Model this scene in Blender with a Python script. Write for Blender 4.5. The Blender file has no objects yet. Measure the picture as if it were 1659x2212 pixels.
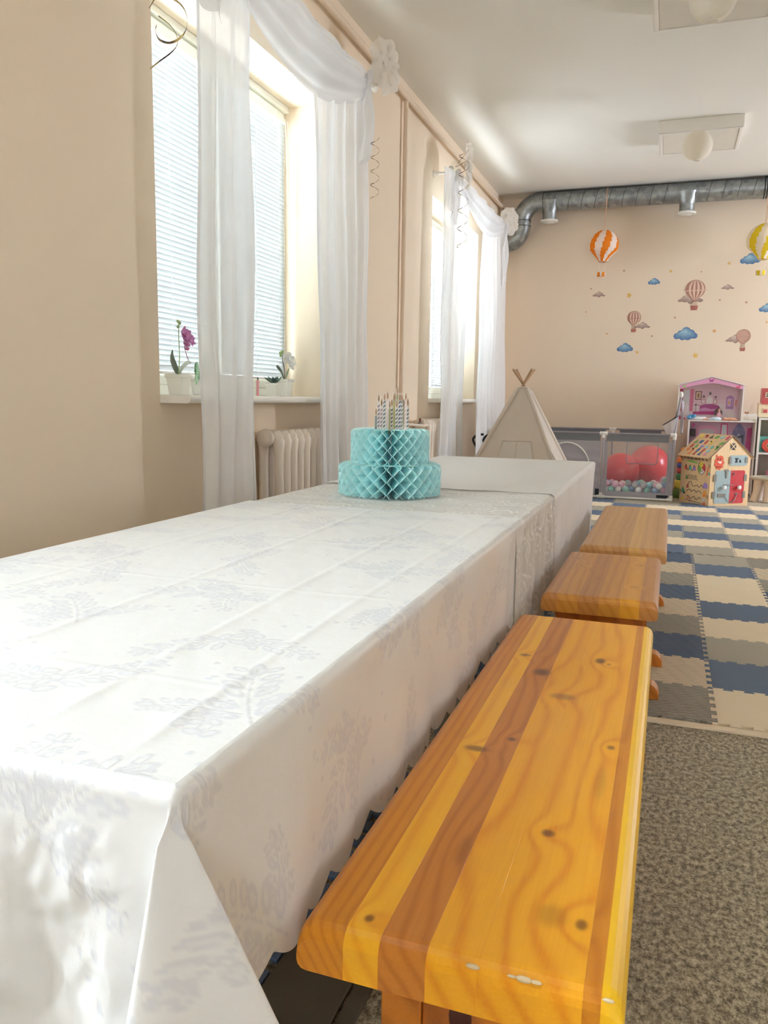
import bpy, bmesh, math, random
import numpy as np
from mathutils import Vector, Matrix, Euler, noise
random.seed(7)
sc = bpy.context.scene
COL = sc.collection
PI = math.pi
# ---------------------------------------------------------------- camera
FPX = 1732.6; CX, CY = 829.5, 1106.0
_p, _y, _r = [math.radians(a) for a in (-8.105, -19.376, 0.839)]
FW = Vector((math.sin(_y)*math.cos(_p), math.cos(_y)*math.cos(_p), math.sin(_p)))
_r0 = Vector((math.cos(_y), -math.sin(_y), 0)); _u0 = _r0.cross(FW)
RT = _r0*math.cos(_r) + _u0*math.sin(_r); UP = -_r0*math.sin(_r) + _u0*math.cos(_r)
EYE = Vector((0, 0, 1.0))
cam_d = bpy.data.cameras.new('camera'); cam = bpy.data.objects.new('camera', cam_d); COL.objects.link(cam)
cam_d.sensor_fit = 'VERTICAL'; cam_d.sensor_height = 24; cam_d.lens = 24*FPX/2212
cam_d.clip_start = 0.05; cam_d.clip_end = 200
cam.matrix_world = Matrix.Translation(EYE) @ Matrix((RT, UP, -FW)).transposed().to_4x4()
sc.camera = cam
def at(px, py, ax, v):
    """point of the plane (axis ax = v) that stands at pixel px,py of the 1659x2212 photograph"""
    d = FW + RT*((px-CX)/FPX) - UP*((py-CY)/FPX)
    return EYE + d*((v-EYE[ax])/d[ax])
# ---------------------------------------------------------------- light
w = bpy.data.worlds.new('world'); sc.world = w; w.use_nodes = True
bg = w.node_tree.nodes['Background']; bg.inputs[0].default_value = (0.84, 0.925, 1.09, 1); bg.inputs[1].default_value = 8.0
sc.view_settings.view_transform = 'Standard'; sc.view_settings.look = 'None'
sc.view_settings.gamma = 1; sc.view_settings.use_curve_mapping = False
sc.view_settings.exposure = 2.32
sc.cycles.max_bounces = 14; sc.cycles.diffuse_bounces = 8; sc.cycles.transparent_max_bounces = 16
sc.cycles.transmission_bounces = 6; sc.cycles.glossy_bounces = 4
sc.cycles.use_denoising = True; sc.cycles.sample_clamp_indirect = 6; sc.cycles.caustics_reflective = False; sc.cycles.caustics_refractive = False
WX = -2.05; WY = 10.0; CZ = 3.38; FRX = -2.33      # left wall, back wall, ceiling, window frame plane
WINS = [(-1.12, 0.66), (2.935, 4.69), (6.98, 8.74)]  # first window is unseen, added to light the near table
WT = 2.74; YB_ = -5.6
for (a, b) in WINS:                   # daylight portals in the window openings
    ld = bpy.data.lights.new('window_daylight', 'AREA'); ld.shape = 'RECTANGLE'; ld.size = WT-1.0; ld.size_y = b-a
    ld.cycles.is_portal = True
    lo = bpy.data.objects.new('window_daylight', ld); COL.objects.link(lo)
    lo.location = (-2.46, (a+b)/2, (WT+1)/2); lo.rotation_euler = (0, -PI/2, 0)
ADDED_FWIN = [(2.3, 3.0)]                      # unseen opening added behind the viewer to let in more daylight
for (a, b) in ADDED_FWIN:
    ld = bpy.data.lights.new('window_daylight', 'AREA'); ld.shape = 'RECTANGLE'; ld.size = b-a; ld.size_y = 1.9
    ld.cycles.is_portal = True
    lo = bpy.data.objects.new('window_daylight', ld); COL.objects.link(lo)
    lo.location = ((a+b)/2, YB_-.38, 1.85); lo.rotation_euler = (PI/2, 0, 0)
ADDED_RWIN = (8.0, 8.9)                                      # unseen window added in the right wall to brighten the back
ld = bpy.data.lights.new('window_daylight', 'AREA'); ld.shape = 'RECTANGLE'; ld.size = 1.9; ld.size_y = ADDED_RWIN[1]-ADDED_RWIN[0]; ld.cycles.is_portal = True
lo = bpy.data.objects.new('window_daylight', ld); COL.objects.link(lo); lo.location = (4.88, (ADDED_RWIN[0]+ADDED_RWIN[1])/2, 1.85); lo.rotation_euler = (0, PI/2, 0)
# ---------------------------------------------------------------- materials
def lin(c):
    if isinstance(c, str): c = tuple(int(c[i:i+2], 16) for i in (0, 2, 4))
    return tuple(((x/255)/12.92 if x/255 <= .04045 else ((x/255+.055)/1.055)**2.4) for x in c) + (1,)
class NT:
    def __init__(s, name):
        s.m = bpy.data.materials.new(name); s.m.use_nodes = True; s.t = s.m.node_tree; s.t.nodes.clear()
        s.out = s.t.nodes.new('ShaderNodeOutputMaterial')
    def n(s, kind, **kw):
        nd = s.t.nodes.new(kind)
        for k, v in kw.items():
            if k.startswith('_'): setattr(nd, k[1:], v)
            else:
                key = int(k[1:]) if k[0] == 'i' and k[1:].isdigit() else k
                s.put(nd.inputs[key], v)
        return nd
    def put(s, inp, v):
        if isinstance(v, bpy.types.NodeSocket): s.t.links.new(v, inp)
        elif isinstance(v, bpy.types.Node): s.t.links.new(v.outputs[0], inp)
        else: inp.default_value = v
    def math(s, op, a, b=0.0, c=0.0):
        nd = s.t.nodes.new('ShaderNodeMath'); nd.operation = op
        s.put(nd.inputs[0], a); s.put(nd.inputs[1], b); s.put(nd.inputs[2], c); return nd.outputs[0]
    def mix(s, f, a, b):
        nd = s.t.nodes.new('ShaderNodeMix'); nd.data_type = 'RGBA'
        s.put(nd.inputs[0], f); s.put(nd.inputs[6], a); s.put(nd.inputs[7], b); return nd.outputs[2]
    def ramp(s, f, stops):
        nd = s.t.nodes.new('ShaderNodeValToRGB'); s.put(nd.inputs[0], f); e = nd.color_ramp.elements
        while len(e) < len(stops): e.new(.5)
        for i, (p, c) in enumerate(stops): e[i].position = p; e[i].color = c
        return nd.outputs[0]
    def coord(s, which='Object', scale=(1, 1, 1), rot=(0, 0, 0)):
        tc = s.t.nodes.new('ShaderNodeTexCoord'); mp = s.t.nodes.new('ShaderNodeMapping')
        s.t.links.new(tc.outputs[which], mp.inputs[0]); mp.inputs['Scale'].default_value = scale; mp.inputs['Rotation'].default_value = rot
        return mp.outputs[0]
    def noise(s, vec, scale, detail=3, rough=.5):
        nd = s.n('ShaderNodeTexNoise', Scale=scale, Detail=detail, Roughness=rough); s.put(nd.inputs['Vector'], vec); return nd.outputs[0]
    def bump(s, h, strength, dist=.01):
        nd = s.n('ShaderNodeBump', Strength=strength, Distance=dist, Height=h); return nd.outputs[0]
    def surf(s, sh): s.put(s.out.inputs[0], sh); return s.m
def pbr(nt, col, rough=.5, metal=0, normal=None, spec=.5, sheen=0, sub=0, coat=0, alpha=None):
    b = nt.n('ShaderNodeBsdfPrincipled'); nt.put(b.inputs['Base Color'], col); nt.put(b.inputs['Roughness'], rough); nt.put(b.inputs['Metallic'], metal)
    nt.put(b.inputs['Specular IOR Level'], spec); nt.put(b.inputs['Sheen Weight'], sheen); nt.put(b.inputs['Coat Weight'], coat)
    if sub: nt.put(b.inputs['Subsurface Weight'], sub); b.inputs['Subsurface Radius'].default_value = (.02, .02, .02)
    if normal is not None: nt.put(b.inputs['Normal'], normal)
    return b.outputs[0]
def var(nt, col, amt, scale, vec=None):
    """colour with slight large-scale noise in value"""
    c = lin(col); v = vec or nt.coord()
    n = nt.noise(v, scale, 4)
    return nt.mix(n, tuple(x*(1-amt) for x in c[:3])+(1,), tuple(min(1, x*(1+amt)) for x in c[:3])+(1,))
def paint(name, col, rough=.6, amt=.04, nscale=3, bstr=.15, bscale=220, **kw):
    nt = NT(name); v = nt.coord()
    nrm = nt.bump(nt.noise(v, bscale, 2), bstr, .002) if bstr else None
    return nt.surf(pbr(nt, var(nt, col, amt, nscale, v), rough, normal=nrm, **kw))
def cloth_mat(name, col, transl=.3, transp=0.0, rough=.9, weave=900, amt=.04, wstr=.15):
    nt = NT(name); v = nt.coord(); c = var(nt, col, amt, 6, v)
    nrm = nt.bump(nt.math('ADD', nt.noise(v, weave, 1), nt.math('MULTIPLY', nt.noise(v, 14, 3), 1.2)), wstr, .003)
    d = pbr(nt, c, rough, normal=nrm, sheen=.3, spec=.25)
    t = nt.n('ShaderNodeBsdfTranslucent', Color=c)
    s = nt.n('ShaderNodeMixShader', i0=transl, i1=d, i2=t)
    if transp:
        s = nt.n('ShaderNodeMixShader', i0=transp, i1=s, i2=nt.n('ShaderNodeBsdfTransparent'))
    return nt.surf(s.outputs[0])
def vcol(name, rough=.55, amt=.03, **kw):
    nt = NT(name); a = nt.n('ShaderNodeVertexColor', _layer_name='Col'); v = nt.coord()
    n = nt.noise(v, 25, 3)
    c = nt.mix(nt.math('MULTIPLY', n, amt*3), a.outputs[0], (1, 1, 1, 1))
    return nt.surf(pbr(nt, c, rough, **kw))
M = {}
M['wall'] = paint('wall_paint', (231, 214, 191), .8, .03, 1.2, .12, 160)
M['ceil'] = paint('ceiling_paint', (228, 225, 216), .9, .02, 1, .1, 120)
M['frame'] = paint('window_plastic', (238, 238, 228), .35, .01, 2, 0)
M['white'] = paint('white_gloss_paint', (236, 234, 226), .35, .02, 4, .05, 60)
M['whitewood'] = paint('white_board', (232, 228, 220), .45, .02, 3, .03, 90)
M['rad'] = paint('radiator_enamel', (226, 214, 198), .4, .04, 8, .1, 40)
M['pipe'] = paint('painted_pipe', (222, 202, 178), .45, .03, 5, .08, 60)
M['blind'] = None
nt = NT('blind_slat'); c = lin((190, 194, 192))
M['blind'] = nt.surf(nt.n('ShaderNodeMixShader', i0=.02, i1=pbr(nt, c, .5), i2=nt.n('ShaderNodeBsdfTranslucent', Color=c)).outputs[0])
nt = NT('added_roller_fabric'); M['addedroller'] = nt.surf(nt.n('ShaderNodeMixShader', i0=.20, i2=nt.n('ShaderNodeBsdfTransparent'), i1=nt.n('ShaderNodeMixShader', i0=.85, i1=pbr(nt, lin((240, 240, 236)), .8), i2=nt.n('ShaderNodeBsdfTranslucent', Color=lin((240, 240, 236)))).outputs[0]).outputs[0])  # fabric of the added blind, lets softened daylight through
nt = NT('glass_pane')
M['glass'] = nt.surf(nt.n('ShaderNodeMixShader', i0=.06, i1=nt.n('ShaderNodeBsdfTransparent', Color=(.96, .98, .97, 1)), i2=nt.n('ShaderNodeBsdfGlossy', Roughness=.02)).outputs[0])
M['sheer'] = cloth_mat('sheer_curtain', (240, 240, 240), .22, .16, weave=1500)
M['organza'] = cloth_mat('organza', (240, 236, 228), .4, .12, weave=1200)
M['net'] = cloth_mat('white_netting', (232, 232, 236), .4, .62, weave=900)
M['mesh'] = cloth_mat('playpen_mesh', (232, 226, 230), .3, .84, weave=900)
M['canvas'] = cloth_mat('tent_canvas', (226, 216, 202), .3, 0, weave=500, amt=.05)
M['greycloth'] = cloth_mat('grey_fabric', (176, 172, 178), .1, 0, weave=700)
M['darkgrey'] = cloth_mat('dark_grey_fabric', (128, 130, 134), .05, 0, weave=700)
M['trimcloth'] = cloth_mat('grey_binding', (150, 146, 150), .05, 0)
M['pole'] = paint('raw_pole_wood', (178, 146, 112), .6, .1, 12, .2, 80)
M['black'] = paint('black_foam', (26, 32, 36), .6, .1, 10, .1, 200)
M['plastic'] = vcol('coloured_plastic', .35)
M['print'] = vcol('printed_board', .5)
M['ball'] = vcol('ball_plastic', .3, .02, sub=.15)
M['sticker'] = vcol('matte_sticker', .75, .05)
M['ply'] = None
nt = NT('birch_plywood'); v = nt.coord(scale=(1, 1, 1))
gr = nt.noise(nt.coord(scale=(40, 40, 3)), 1, 4)
M['ply'] = nt.surf(pbr(nt, nt.mix(gr, lin((214, 178, 128)), lin((240, 212, 168))), .5))
nt = NT('galvanised_duct'); v = nt.coord(scale=(1, 1, 1))
vo = nt.n('ShaderNodeTexVoronoi', Scale=22.0); nt.put(vo.inputs['Vector'], v)
cc = nt.mix(vo.outputs[1], lin((128, 134, 134)), lin((176, 180, 178)))
M['duct'] = nt.surf(pbr(nt, cc, nt.math('ADD', nt.math('MULTIPLY', nt.noise(v, 9, 3), .15), .34), .85))
M['ductseam'] = paint('duct_seam_metal', (84, 88, 88), .4, .05, 20, 0, metal=.9)
M['steel'] = paint('brushed_steel', (150, 150, 144), .35, .06, 40, 0, metal=.8)
M['paper'] = cloth_mat('lantern_paper', (240, 234, 220), .35, 0, weave=60, wstr=.5)
nt = NT('balloon_paper'); a = nt.n('ShaderNodeVertexColor', _layer_name='Col')
M['balloon'] = nt.surf(nt.n('ShaderNodeMixShader', i0=.35, i1=pbr(nt, a.outputs[0], .8), i2=nt.n('ShaderNodeBsdfTranslucent', Color=a.outputs[0])).outputs[0])
nt = NT('honeycomb_tissue'); c = lin((214, 246, 246))
M['tissue_edge'] = paint('tissue_edge', (214, 244, 244), .8, .02, 5, 0)
M['tissue'] = nt.surf(nt.n('ShaderNodeMixShader', i0=.3, i1=pbr(nt, c, .9, spec=.1), i2=nt.n('ShaderNodeBsdfTranslucent', Color=lin((190, 242, 246)))).outputs[0])
nt = NT('foil_ribbon'); v = nt.coord()
M['foil'] = nt.surf(pbr(nt, nt.ramp(nt.noise(v, 14, 1), [(.4, lin((60, 40, 36))), (.6, lin((206, 182, 120)))]), .22, .9))
M['petal'] = vcol('silk_petal', .6, .05, sub=.1)
# carpet
nt = NT('speckled_carpet'); v = nt.coord()
n1 = nt.noise(nt.coord(scale=(1, .7, 1)), 85, 3, .7); n2 = nt.noise(v, 230, 2, .6); n3 = nt.noise(v, 5, 3)
h = nt.math('ADD', nt.math('MULTIPLY', n1, .7), nt.math('MULTIPLY', n2, .3))
cc = nt.ramp(h, [(.36, lin((70, 62, 50))), (.46, lin((142, 132, 110))), (.54, lin((192, 182, 156))), (.66, lin((236, 228, 204)))])
cc = nt.mix(nt.math('MULTIPLY', n3, .35), cc, lin((160, 148, 124)))
M['carpet'] = nt.surf(pbr(nt, cc, .95, normal=nt.bump(h, .7, .008), spec=.1, sheen=.2))
def foam(name, col, relief):
    nt = NT(name); v = nt.coord()
    b1 = nt.n('ShaderNodeTexBrick', Scale=1.0); nt.put(b1.inputs['Vector'], nt.coord(scale=(13, 30, 13), rot=(0, 0, .5)))
    b1.inputs['Brick Width'].default_value = .9; b1.inputs['Row Height'].default_value = .55; b1.inputs['Mortar Size'].default_value = .12; b1.inputs['Mortar Smooth'].default_value = 1
    b1.offset = .5; b1.inputs['Color1'].default_value = (1, 1, 1, 1); b1.inputs['Color2'].default_value = (1, 1, 1, 1); b1.inputs['Mortar'].default_value = (0, 0, 0, 1)
    h = nt.math('ADD', nt.math('MULTIPLY', nt.noise(v, 260, 2), .25), b1.outputs[0]) if relief else nt.noise(v, 200, 2)
    return nt.surf(pbr(nt, var(nt, col, .05, 6, v), .8, normal=nt.bump(h, 1.0 if relief else .25, .010 if relief else .004), spec=.2))
FOAM = {}
for k, c in dict(c=(238, 222, 194), b=(108, 124, 148), g=(178, 173, 158)).items():
    FOAM[k+'r'] = foam('foam_relief_'+{'c': 'cream', 'b': 'blue', 'g': 'grey'}[k], c, True)
    FOAM[k+'s'] = foam('foam_smooth_'+{'c': 'cream', 'b': 'blue', 'g': 'grey'}[k], c, False)
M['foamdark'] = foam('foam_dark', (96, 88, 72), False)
# pine: knots given as (x, y, rx, ry, darkness) in the bench's own coordinates
def pine(name, light, dark, knots, seed, freq=95, swirl=1.0):
    nt = NT(name); tc = nt.n('ShaderNodeTexCoord'); sp = nt.n('ShaderNodeSeparateXYZ'); nt.put(sp.inputs[0], tc.outputs['Object'])
    x, y, z = sp.outputs[0], sp.outputs[1], sp.outputs[2]
    off = nt.n('ShaderNodeMapping'); nt.put(off.inputs[0], tc.outputs['Object']); off.inputs['Location'].default_value = (seed*3.7, seed*1.3, seed); off.inputs['Scale'].default_value = (7, 1.6, 7)
    wob = nt.noise(off.outputs[0], 1.0, 2, .4)
    freq *= 1.7; g = nt.math('ADD', nt.math('MULTIPLY', x, freq), nt.math('MULTIPLY', wob, 11*swirl))
    g = nt.math('ADD', g, nt.math('MULTIPLY', z, freq*.6))
    kd = None
    for (kx, ky, rx, ry, dk) in knots:
        dx = nt.math('DIVIDE', nt.math('SUBTRACT', x, kx), rx); dy = nt.math('DIVIDE', nt.math('SUBTRACT', y, ky), ry)
        d2 = nt.math('ADD', nt.math('MULTIPLY', dx, dx), nt.math('MULTIPLY', dy, dy))
        far = nt.math('POWER', 2.718, nt.math('MULTIPLY', d2, -.09)); g = nt.math('ADD', g, nt.math('MULTIPLY', far, 5.5))
        if dk > 0:
            core = nt.math('MULTIPLY', nt.math('POWER', 2.718, nt.math('MULTIPLY', nt.math('POWER', d2, 2.0), -1.0)), dk)
            kd = core if kd is None else nt.math('MAXIMUM', kd, core)
    wv = nt.math('ADD', nt.math('MULTIPLY', nt.math('SINE', g), .5), .5)
    wv = nt.math('POWER', wv, 2.6)
    o2 = nt.n('ShaderNodeMapping'); nt.put(o2.inputs[0], tc.outputs['Object']); o2.inputs['Scale'].default_value = (260, 9, 260); o2.inputs['Location'].default_value = (seed, seed, 0)
    fib = nt.noise(o2.outputs[0], 1.0, 3, .6)
    o3 = nt.n('ShaderNodeMapping'); nt.put(o3.inputs[0], tc.outputs['Object']); o3.inputs['Scale'].default_value = (5, 2, 5); o3.inputs['Location'].default_value = (seed*2, seed, 0)
    big = nt.noise(o3.outputs[0], 1.0, 2)
    f = nt.math('ADD', nt.math('MULTIPLY', wv, .42), nt.math('ADD', nt.math('MULTIPLY', fib, .50), nt.math('MULTIPLY', big, .30)))
    f = nt.math('SUBTRACT', f, .18)
    c = nt.mix(f, lin(light), lin(dark))
    if kd is not None: c = nt.mix(nt.math('MULTIPLY', kd, .85), c, lin((98, 46, 12)))
    nrm = nt.bump(fib, .06, .002)
    return nt.surf(pbr(nt, c, nt.math('ADD', nt.math('MULTIPLY', fib, .12), .30), normal=nrm, coat=.15, spec=.45))
# ---------------------------------------------------------------- mesh builder
class MB:
    def __init__(s): s.v = []; s.f = []; s.c = []; s.cur = None; s.sm = []; s.smooth = False
    def add(s, vs, fs, smooth=None):
        o = len(s.v); s.v += [tuple(p) for p in vs]
        for f in fs:
            s.f.append([i+o for i in f]); s.c.append(s.cur); s.sm.append(s.smooth if smooth is None else smooth)
        return s
    def col(s, c): s.cur = lin(c); return s
    def box(s, a, b, mat=None):
        x0, y0, z0 = a; x1, y1, z1 = b
        vs = [(x0, y0, z0), (x1, y0, z0), (x1, y1, z0), (x0, y1, z0), (x0, y0, z1), (x1, y0, z1), (x1, y1, z1), (x0, y1, z1)]
        if mat: vs = [tuple(mat @ Vector(p)) for p in vs]
        return s.add(vs, [(0, 3, 2, 1), (4, 5, 6, 7), (0, 1, 5, 4), (1, 2, 6, 5), (2, 3, 7, 6), (3, 0, 4, 7)], False)
    def tube(s, pts, r, n=10, closed=False, caps=True):
        pts = [Vector(p) for p in pts]; m = len(pts); rs = r if isinstance(r, (list, tuple)) else [r]*m
        vs = []; prev = None
        for i, p in enumerate(pts):
            a = pts[(i-1) % m] if (closed or i > 0) else p; b = pts[(i+1) % m] if (closed or i < m-1) else p
            t = (b-a).normalized()
            if prev is None: u = t.orthogonal().normalized()
            else:
                u = prev - t*prev.dot(t); u = u.normalized() if u.length > 1e-6 else t.orthogonal().normalized()
            prev = u; wv = t.cross(u)
            for k in range(n):
                an = 2*PI*k/n; vs.append(p + (u*math.cos(an) + wv*math.sin(an))*rs[i])
        fs = []
        for i in range(m if closed else m-1):
            j = (i+1) % m
            for k in range(n): fs.append((i*n+k, i*n+(k+1) % n, j*n+(k+1) % n, j*n+k))
        s.add(vs, fs, True)
        if caps and not closed:
            s.add(vs[:n], [tuple(range(n))[::-1]], False); s.add(vs[-n:], [tuple(range(n))], False)
        return s
    def lathe(s, prof, n=24, c=(0, 0, 0), axis='Z', cfun=None):
        vs = []; c = Vector(c)
        for (r, z) in prof:
            for k in range(n):
                a = 2*PI*k/n; p = Vector((r*math.cos(a), r*math.sin(a), z))
                if axis == 'X': p = Vector((p.z, p.x, p.y))
                if axis == 'Y': p = Vector((p.x, p.z, p.y))
                vs.append(p+c)
        keep = s.cur
        o = len(s.v); s.v += [tuple(p) for p in vs]
        for i in range(len(prof)-1):
            for k in range(n):
                if cfun: s.cur = cfun((k+.5)/n, (i+.5)/(len(prof)-1))
                s.f.append([o+i*n+k, o+i*n+(k+1) % n, o+(i+1)*n+(k+1) % n, o+(i+1)*n+k]); s.c.append(s.cur); s.sm.append(True)
        s.cur = keep; return s
    def sphere(s, c, r, n=16, sc_=(1, 1, 1)):
        m = n//2; prof = [(math.sin(PI*i/m), -math.cos(PI*i/m)) for i in range(m+1)]
        vs = []
        for (a, z) in prof[1:-1]:
            for k in range(n): vs.append((c[0]+r*sc_[0]*a*math.cos(2*PI*k/n), c[1]+r*sc_[1]*a*math.sin(2*PI*k/n), c[2]+r*sc_[2]*z))
        q = len(vs); vs.append((c[0], c[1], c[2]-r*sc_[2])); vs.append((c[0], c[1], c[2]+r*sc_[2])); fs = []
        for i in range(m-2):
            for k in range(n): fs.append((i*n+k, i*n+(k+1) % n, (i+1)*n+(k+1) % n, (i+1)*n+k))
        for k in range(n): fs.append((q, (k+1) % n, k)); fs.append((q+1, (m-2)*n+k, (m-2)*n+(k+1) % n))
        return s.add(vs, fs, True)
    def prism(s, poly, o, u, v, t):
        """polygon (list of 2d) placed at origin o with axes u,v, extruded by vector t"""
        o, u, v, t = Vector(o), Vector(u), Vector(v), Vector(t); n = len(poly)
        a = [o+u*p[0]+v*p[1] for p in poly]; b = [p+t for p in a]
        return s.add(a+b, [tuple(range(n))[::-1], tuple(range(n, 2*n))] + [(i, (i+1) % n, n+(i+1) % n, n+i) for i in range(n)], False)
    def grid(s, fn, nu, nv, smooth=True, cfun=None):
        vs = [fn(i/nu, j/nv) for j in range(nv+1) for i in range(nu+1)]
        fs = [(j*(nu+1)+i, j*(nu+1)+i+1, (j+1)*(nu+1)+i+1, (j+1)*(nu+1)+i) for j in range(nv) for i in range(nu)]
        if cfun:
            o = len(s.v); s.v += [tuple(p) for p in vs]
            for q, f in enumerate(fs):
                s.f.append([i+o for i in f]); s.c.append(cfun((q % nu+.5)/nu, (q//nu+.5)/nv)); s.sm.append(smooth)
            return s
        return s.add(vs, fs, smooth)
    def build(s, name, mat, parent=None, bevel=0, solid=0, sub=0):
        me = bpy.data.meshes.new(name); me.from_pydata(s.v, [], s.f); me.update()
        me.polygons.foreach_set('use_smooth', s.sm)
        if any(c is not None for c in s.c):
            at_ = me.color_attributes.new('Col', 'FLOAT_COLOR', 'CORNER'); arr = []
            for p, c in zip(me.polygons, s.c): arr += list(c or (1, 1, 1, 1))*len(p.vertices)
            at_.data.foreach_set('color', arr)
        ob = bpy.data.objects.new(name, me); COL.objects.link(ob)
        if isinstance(mat, str): mat = M[mat]
        if mat: me.materials.append(mat)
        if parent: ob.parent = parent; 
        if solid: md = ob.modifiers.new('thickness', 'SOLIDIFY'); md.thickness = solid; md.offset = 0
        if bevel: md = ob.modifiers.new('bevel', 'BEVEL'); md.width = bevel; md.segments = 2; md.limit_method = 'ANGLE'
        if sub: md = ob.modifiers.new('sub', 'SUBSURF'); md.levels = sub; md.render_levels = sub
        return ob
def tag(o, label=None, cat=None, group=None, kind=None):
    if label: o['label'] = label
    if cat: o['category'] = cat
    if group: o['group'] = group
    if kind: o['kind'] = kind
    return o
def thing(name, label, cat, loc=(0, 0, 0), group=None, rz=0):
    o = bpy.data.objects.new(name, None); COL.objects.link(o); o.location = loc; o.rotation_euler = (0, 0, rz); o.empty_display_size = .1
    return tag(o, label, cat, group)
def dup(root, loc=None, rz=None, label=None, group=None):
    def rec(o, par):
        c = o.copy(); COL.objects.link(c); c.parent = par
        for ch in kids.get(o, []): rec(ch, c)
        return c
    kids = {}
    for ob in bpy.data.objects:
        if ob.parent: kids.setdefault(ob.parent, []).append(ob)
    c = rec(root, None)
    if loc is not None: c.location = loc
    if rz is not None: c.rotation_euler = (0, 0, rz)
    if label: c['label'] = label
    if group: c['group'] = group
    return c
def box_ob(name, a, b, mat, parent=None, bevel=0):
    return MB().box(a, b).build(name, mat, parent, bevel)
def catmull(P, n):
    P = [Vector(p) for p in P]; out = []
    for i in range(len(P)-1):
        p0 = P[max(i-1, 0)]; p1 = P[i]; p2 = P[i+1]; p3 = P[min(i+2, len(P)-1)]
        for k in range(n):
            t = k/n; out.append(.5*((2*p1)+(p2-p0)*t+(2*p0-5*p1+4*p2-p3)*t*t+(3*p1-p0-3*p2+p3)*t**3))
    return out+[P[-1]]
# ---------------------------------------------------------------- room shell
XR = 4.6; YB = -5.6
fl = MB().box((-2.6, YB-.2, -.1), (XR+.2, WY+.2, 0)).build('floor', 'carpet'); tag(fl, 'speckled grey brown carpet floor', kind='structure')
ce = MB().box((-2.6, YB-.2, CZ), (XR+.2, WY+.2, CZ+.15)).build('ceiling', 'ceil'); tag(ce, 'off-white ceiling', kind='structure')
wb = MB().box((-2.6, WY, 0), (XR+.2, WY+.2, CZ)).build('wall_back', 'wall'); tag(wb, 'warm beige back wall', kind='structure')
m = MB(); m.box((XR, YB, 0), (XR+.3, ADDED_RWIN[0], CZ)); m.box((XR, ADDED_RWIN[1], 0), (XR+.3, WY, CZ)); m.box((XR, ADDED_RWIN[0], 0), (XR+.3, ADDED_RWIN[1], .9)); m.box((XR, ADDED_RWIN[0], 2.8), (XR+.3, ADDED_RWIN[1], CZ)); wr = m.build('wall_right', 'wall'); tag(wr, 'beige right wall', kind='structure')
m = MB(); xs_ = -2.6
for a, b in ADDED_FWIN:
    m.box((xs_, YB-.4, 0), (a, YB, CZ)); m.box((a, YB-.4, 0), (b, YB, .9)); m.box((a, YB-.4, 2.8), (b, YB, CZ)); xs_ = b
m.box((xs_, YB-.4, 0), (XR+.2, YB, CZ)); wf = m.build('wall_front', 'wall'); tag(wf, 'beige wall behind the viewer', kind='structure')
m = MB(); ys = [YB]
ops = WINS
for a, b in ops:
    m.box((-2.52, ys[-1], 0), (WX, a, CZ)); m.box((-2.52, a, 0), (WX, b, .965)); m.box((-2.52, a, WT), (WX, b, CZ)); ys.append(b)
m.box((-2.52, ys[-1], 0), (WX, WY, CZ))
wl = m.build('wall_left', 'wall'); tag(wl, 'beige window wall with deep reveals', kind='structure')
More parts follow.
